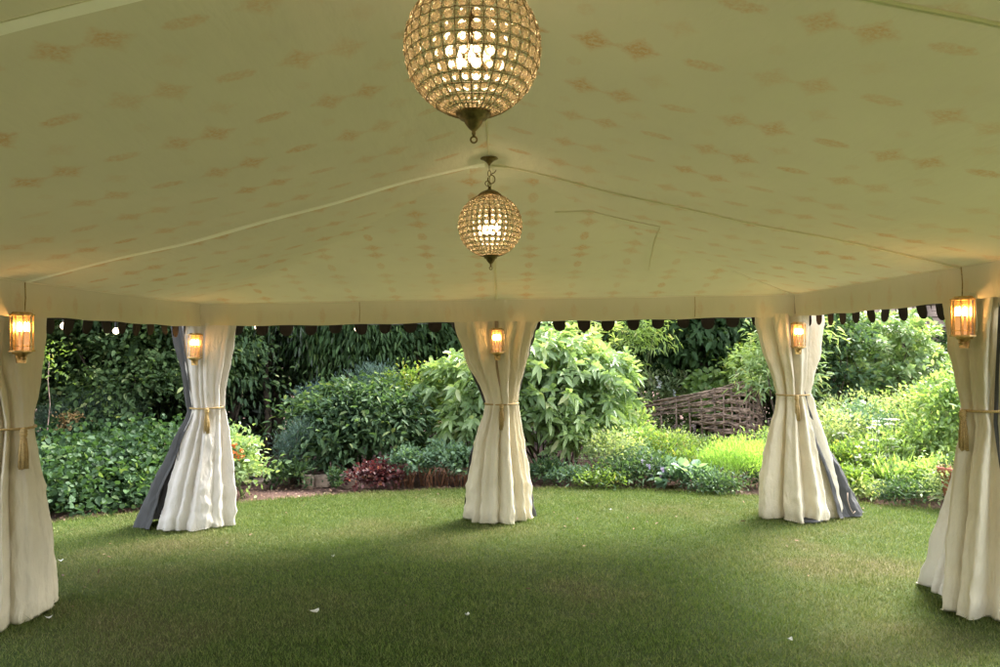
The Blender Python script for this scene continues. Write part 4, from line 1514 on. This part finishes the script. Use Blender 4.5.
perennial(612, 9.75, .62, .3, 'l_pale', 'pale leafy perennial at the foot of the laurel right side', clumps=110)
perennial(640, 10.3, .62, .34, 'l_bright', 'bright bushy perennial left of the wicker fence', clumps=170, size=.07)
perennial(625, 10.9, 1.0, .36, 'l_bright', 'taller bright perennial touching the laurel', clumps=130, size=.08)
perennial(665, 10.9, .45, .36, 'l_pale', 'pale feathery perennial in front of the low end of the wicker fence', clumps=150, size=.06, flowers=('f_pink', 16, .025))
perennial(618, 9.35, .28, .3, 'l_mid', 'low green edging plant below the laurel', clumps=80)
perennial(655, 9.35, .34, .3, 'l_mid', 'green edging plant with small violet flowers', clumps=100, flowers=('f_violet', 14, .035))
perennial(640, 9.7, .45, .3, 'l_fern', 'grey green clump behind the violet flowers', clumps=90)
perennial(682, 9.15, .24, .24, 'l_hosta', 'broad blue green hosta at the lawn edge', size=.14, aspect=.7, clumps=26, per=6, cr=.05)
perennial(668, 9.95, .55, .3, 'l_yellow', 'yellowish perennial between hosta and wicker fence', clumps=90, flowers=('l_tan', 14, .03))
perennial(700, 10.3, .42, .3, 'l_yellow', 'gold tinted perennial before the wicker fence corner', clumps=90)
shrub('feathery_bush', 'fluffy lime green feathery bush left of the far right curtain', 'plant', gx(738, 9.35), 9.35,
      [E(0, 0, .28, .34, .3, .22), E(-.2, 0, .22, .22, .2, .18), E(.24, 0, .23, .24, .22, .18)], 'l_lime', 420, 22, .05, .13, .06, up=1.3, stems=14, sr=.004, stemmat='stem', droop=0, group=BG)
perennial(770, 9.9, .6, .26, 'l_bright', 'bright perennial half hidden by the far right curtain', clumps=90)
perennial(765, 9.2, .2, .22, 'l_mid', 'low plant at the lawn edge beside the far right curtain', clumps=40)
shrub('tall_shrub', 'tall loose grey green shrub left of the far right curtain', 'shrub', gx(786, 11.3), 11.3,
      [E(0, 0, 1.5, .42, .4, .85), E(-.3, 0, 1.25, .35, .35, .45), E(.2, 0, 2.1, .5, .4, .5)], 'l_laurel', 300, 14, .11, .25, .11, up=.3, droop=.4, stems=10)
shrub('tall_shrub', 'yellowish loose shrub right behind the wicker fence stake', 'shrub', gx(757, 12.6), 12.6,
      [E(0, 0, 1.35, .45, .4, .35), E(.3, .1, 1.1, .4, .3, .4)], 'l_yellow', 130, 16, .09, .5, .1, stems=8)
perennial(668, 13.6, 1.35, .5, 'l_pale', 'pale shrubby plant with blossom behind the wicker fence', clumps=130, size=.09, flowers=('f_white', 26, .05))
perennial(712, 12.9, 1.25, .35, 'l_bright', 'bright leafy plant behind the wicker fence top', clumps=80, size=.12, aspect=.7)

shrub('round_shrub', 'large rounded light green shrub right of the far right curtain', 'shrub', gx(885, 12.3), 12.3,
      [E(0, 0, 1.35, 1.05, .9, .85), E(-.7, 0, 1.2, .6, .6, .7), E(.3, 0, 1.85, .6, .6, .45), E(.6, -.1, 1.1, .6, .6, .6), E(-.2, -.4, .9, .8, .4, .5)], 'l_laurel', 560, 20, .10, .5, .12, mode='whorl', up=.4, droop=.2, rag=.1, stems=10)
shrub('round_shrub', 'darker shrub between the far right curtain and the rounded shrub', 'shrub', gx(836, 11.9), 11.9,
      [E(0, 0, 1.2, .5, .5, .8), E(0, .2, 1.9, .5, .5, .5)], 'l_mid', 190, 20, .10, .45, .12)
shrub('round_shrub', 'low bright shrub left of the right front curtain', 'shrub', gx(950, 9.6), 9.6,
      [E(0, 0, .75, .42, .4, .45), E(.3, 0, .9, .4, .4, .4), E(-.2, -.1, .4, .35, .3, .35)], 'l_bright', 210, 18, .09, .42, .1)
for k, (px, d, h, w_, mt, lb) in enumerate(((575, 9.5, .2, .26, 'l_fern', 'low grey green plant under the laurel near the middle curtain'), (548, 9.75, .24, .22, 'l_mid', 'small plant in the shade under the laurel'), (690, 9.55, .36, .26, 'l_yellow', 'low yellowish plant between hosta and feathery bush'),
        (722, 8.75, .14, .22, 'l_mid', 'tiny edging plant in front of the feathery bush'), (598, 9.25, .18, .2, 'l_yellow', 'small yellow green plant at the lawn edge by the laurel'), (705, 8.95, .2, .2, 'l_fern', 'small grey plant right of the hosta'),
        (650, 11.6, .5, .4, 'l_yellow', 'yellow green plant growing through the low wicker end'), (686, 11.1, .4, .3, 'l_pale', 'pale plant covering the left foot of the wicker panel'), (910, 8.0, .2, .24, 'l_mid', 'low plant at the lawn edge right of the arching leaves'), (860, 8.35, .16, .24, 'l_pale', 'low pale plant at the lawn edge below the arching leaves'), (965, 7.75, .4, .3, 'l_pale', 'pale plant beside the terracotta pot'))):
    perennial(px, d, h, w_, mt, lb, clumps=int(50 + 150 * h), size=.05 + .03 * h)
spots = [(838, 9.6, .85, .3, 'l_pale', 'pale perennial touching the far right curtain flap', 'f_white'), (868, 9.9, .95, .38, 'l_fern', 'silvery tall perennial in the middle of the right bed', 'f_white'),
         (905, 10.1, 1.0, .4, 'l_pale', 'tall feathery pale plant in the right bed before the round shrub', None), (850, 9.0, .5, .3, 'l_yellow', 'yellow green perennial low beside the far right curtain', 'f_white'),
         (930, 9.3, .72, .3, 'l_bright', 'bright perennial left of the low bright shrub', None), (885, 9.3, .62, .36, 'l_bright', 'bushy bright perennial behind the arching leaves', 'f_white'),
         (850, 10.7, 1.0, .45, 'l_pale', 'pale perennial at the back of the right bed', None), (915, 10.9, 1.05, .5, 'l_bright', 'bright tall perennial below the big rounded shrub', None),
         (832, 8.55, .3, .26, 'l_yellow', 'short yellow green plant behind the grey flap at the lawn edge', None), (935, 8.35, .38, .28, 'l_bright', 'leafy plant at the lawn edge left of the pot', None)]
for px, d, h, w_, mt, lb, fl in spots:
    perennial(px, d, h, w_, mt, lb, clumps=150, size=.07, flowers=(fl, 16, .035) if fl else None)


def strap_clump(px, d, n, L, w_, mat, lb):
    root = empty('arching_leaf_plant', (gx(px, d), d, 0), 0, lb, 'plant', BG)
    Vs, Fs = [], []
    for k in range(n):
        a = random.random() * 6.28
        l = L * random.uniform(.6, 1.1)
        ln_ = random.uniform(.35, 1.1)
        bx_, by_ = random.uniform(-.12, .12), random.uniform(-.1, .1)
        sx_, sy_ = -math.sin(a), math.cos(a)
        o = len(Vs)
        for q in range(8):
            s = q / 7
            r = l * ln_ * .62 * s
            z = l * (s * 1.15 - ln_ * .95 * s * s)
            ww = w_ * (1 - s ** 2.2) * (.5 + .9 * min(1, s * 3)) * .5
            z = max(z, .01)
            Vs += [(bx_ + math.cos(a) * r + sx_ * ww, by_ + math.sin(a) * r + sy_ * ww, z), (bx_ + math.cos(a) * r - sx_ * ww, by_ + math.sin(a) * r - sy_ * ww, z)]
        for q in range(7):
            Fs.append((o + 2 * q, o + 2 * q + 1, o + 2 * q + 3, o + 2 * q + 2))
    np_mesh('leaves', np.array(Vs), np.array(Fs), M[mat], root)
    return root


strap_clump(893, 8.65, 150, .62, .022, 'l_bright', 'arching strap leaved clump at the right lawn edge')
strap_clump(870, 8.95, 110, .6, .02, 'l_pale', 'paler arching clump behind the first near the far right curtain')
strap_clump(912, 8.75, 90, .5, .02, 'l_bright', 'smaller arching clump nearer the terracotta pot')
# white umbel flowers over the right bed
um = empty('white_flower_plant', (gx(872, 9.15), 9.15, 0), 0, 'tall stems with flat white flower heads in the right bed', 'plant', BG)
for k in range(9):
    x, y, z = random.uniform(-.35, .35), random.uniform(-.2, .2), random.uniform(.55, .85)
    mb = MB()
    mb.tube([(x * .5, y * .5, 0), (x * .9, y, z * .6), (x, y, z)], .004, 5)
    s_ = mb.build('stem', M['stem'], um)
    n = 60
    a = rng.random(n) * 6.28
    r = np.sqrt(rng.random(n)) * .055
    P = np.stack([x + np.cos(a) * r, y + np.sin(a) * r, z - r * .3], 1)
    V, F = leaf_arrays(P, rand_dir(n) + [[0, 0, .3]], np.tile([[0, 0, 1.0]], (n, 1)), np.full(n, .014), .9, 0, 0)
    np_mesh('flower_head', V, F, M['f_white'], s_)

# terracotta pot
pd = 7.75
pot = empty('terracotta_pot', (gx(957, pd), pd, -.02), 0, 'terracotta pot half hidden by the right front curtain', 'pot')
mb = MB()
zr = gz(945, 467, pd) + .02
mb.lathe([(.10, 0), (.105, .01), (.15, zr - .07), (.148, zr - .065), (.178, zr - .06), (.182, zr - .005), (.175, zr), (.158, zr), (.15, zr - .05), (.02, zr - .055)], (0, 0, 0), 32)
mb.build('body', M['terracotta'], pot)
V, F = crown_leaves([E(0, 0, zr + .03, .12, .12, .06)], 24, 6, .05, .5, .03, up=.6)
np_mesh('foliage', V, F, M['l_mid'], pot)

# stone retaining wall on the bank at the far right
wallr = empty('stone_wall', (gx(925, 14.6), 14.6, 0), R(-12), 'rough pale stone wall above the rounded shrub at far right', 'wall')
mb = MB()
rr = random.Random(4)
z = 0.0
while z < 2.75:
    h_ = rr.uniform(.10, .2)
    x = -1.0 - rr.random() * .3
    while x < 3.2:
        w_ = rr.uniform(.2, .5)
        mb.box((x + w_ / 2, rr.uniform(-.04, .04) + z * .08, z + h_ / 2), (w_ - .012, .4, h_ - .012), rz=rr.uniform(-.04, .04), taper=rr.uniform(.88, .97), rx=rr.uniform(-.04, .04))
        x += w_
    z += h_
mb.build('stonework', m_simple('pale_stone', (.40, .30, .25), .9, var=.35, scale=3, bump=.6, bs=20), wallr, smooth=False)

# background trees closing the view
WG = 'background trees beyond the garden beds'
bgt = [(-8.8, 9.0, 6.5, 'l_dark', 'background tree furthest left, dark green'), (-7.2, 12.5, 7, 'l_darkgreen', 'deep green background tree behind the tall left shrub'), (-4.9, 15.2, 8, 'l_dark', 'very dark background tree left of the shaded path'),
       (-3.0, 16.5, 8, 'l_dark', 'very dark background tree straight behind the shaded path'), (-1.0, 17, 7.5, 'l_dark', 'dark background tree left of the middle curtain'), (1.0, 18, 6.5, 'l_darkgreen', 'background tree directly behind the laurel'),
       (3.0, 18.5, 6, 'l_mid', 'mid green background tree behind the bamboo'), (5.2, 17.5, 5.5, 'l_darkgreen', 'background tree behind the wicker fence corner'), (7.0, 19, 4.8, 'l_mid', 'mid green background tree behind the rounded shrub'),
       (9.8, 18.0, 4.6, 'l_laurel', 'light background tree behind the stone wall'), (12.0, 13, 4.2, 'l_mid', 'background tree furthest right beyond the curtain')]
for x, y, h, mt, lb in bgt:
    w_ = 1.7
    tree('background_tree', lb, x, y, h, [E(0, 0, h * .5, w_, w_ * .7, h * .36), E(-.7, -.2, h * .3, 1.1, .8, h * .24), E(.7, -.2, h * .32, 1.1, .8, h * .26), E(0, 0, h * .75, w_, w_ * .8, h * .25)], mt, 420, 26, .19, .5, .32, group=WG, tr=.15, up=0, droop=.4)
# dark understorey hedge behind the shaded path
for i, (x0, d, lb) in enumerate(((-5.6, 13.6, 'dark understorey bush at the left end of the shaded path'), (-3.6, 14.6, 'dark understorey bush closing the shaded path'), (-1.7, 14.6, 'dark understorey bush behind the dense shrub'), (0.3, 14.5, 'dark understorey bush behind the middle curtain'), (2.3, 14.9, 'dark understorey bush behind the bamboo'), (4.4, 15.8, 'dark understorey bush behind the wicker fence'), (6.6, 14.9, 'understorey bush behind the rounded shrub'), (-7.6, 12.4, 'dark understorey bush furthest left behind the tall shrub'), (-6.6, 13.2, 'dark understorey bush left behind the conifer'), (-5.2, 12.6, 'dark understorey bush straight behind the ground cover'), (-8.6, 10.6, 'dark understorey bush beyond the left front curtain'), (8.8, 14.0, 'understorey bush beyond the stone wall'), (5.0, 13.4, 'dark understorey bush behind the tall loose shrub'))):
    shrub('understorey_bush', lb, 'shrub', x0, d, [E(0, 0, .8, 1.25, .7, .9), E(.3, .2, 1.5, 1.0, .6, .7)], 'l_dark' if x0 < 0.5 else 'l_darkgreen', 260, 24, .15, .4, .22, group='understorey bushes under the background trees')

# ------------------------------------------------------------------ light
w = bpy.data.worlds.new('World')
scene.world = w
w.use_nodes = True
nt = w.node_tree
bgn = nt.nodes['Background']
sky = nt.nodes.new('ShaderNodeTexSky')
sky.sky_type = 'NISHITA'
sky.sun_disc = False
SUN_EL, SUN_AZ = 48, 48       # degrees; azimuth clockwise from +y
sky.sun_elevation = R(SUN_EL)
sky.sun_rotation = R(SUN_AZ)
sky.air_density = 1.0
sky.dust_density = 4.0
hs = nt.nodes.new('ShaderNodeHueSaturation')
hs.inputs['Saturation'].default_value = 0.35
nt.links.new(sky.outputs[0], hs.inputs['Color'])
nt.links.new(hs.outputs[0], bgn.inputs['Color'])
bgn.inputs['Strength'].default_value = 0.15
sd = bpy.data.lights.new('sun', 'SUN')
sd.energy = 1.5
sd.angle = R(24)
sd.color = (1.0, 0.96, 0.88)
so = bpy.data.objects.new('sun', sd)
col.objects.link(so)
dv = Vector((math.sin(R(SUN_AZ)) * math.cos(R(SUN_EL)), math.cos(R(SUN_AZ)) * math.cos(R(SUN_EL)), math.sin(R(SUN_EL))))
so.rotation_euler = (-dv).to_track_quat('-Z', 'Y').to_euler()

scene.view_settings.view_transform = 'Standard'
scene.view_settings.look = 'None'
scene.view_settings.gamma = 1
scene.view_settings.exposure = 2.95
scene.render.engine = 'CYCLES'
scene.cycles.use_denoising = True
scene.cycles.max_bounces = 8
scene.cycles.diffuse_bounces = 5
scene.cycles.glossy_bounces = 3
scene.cycles.transmission_bounces = 8
scene.cycles.transparent_max_bounces = 16
scene.cycles.sample_clamp_indirect = 4
scene.cycles.caustics_reflective = False
scene.cycles.caustics_refractive = False
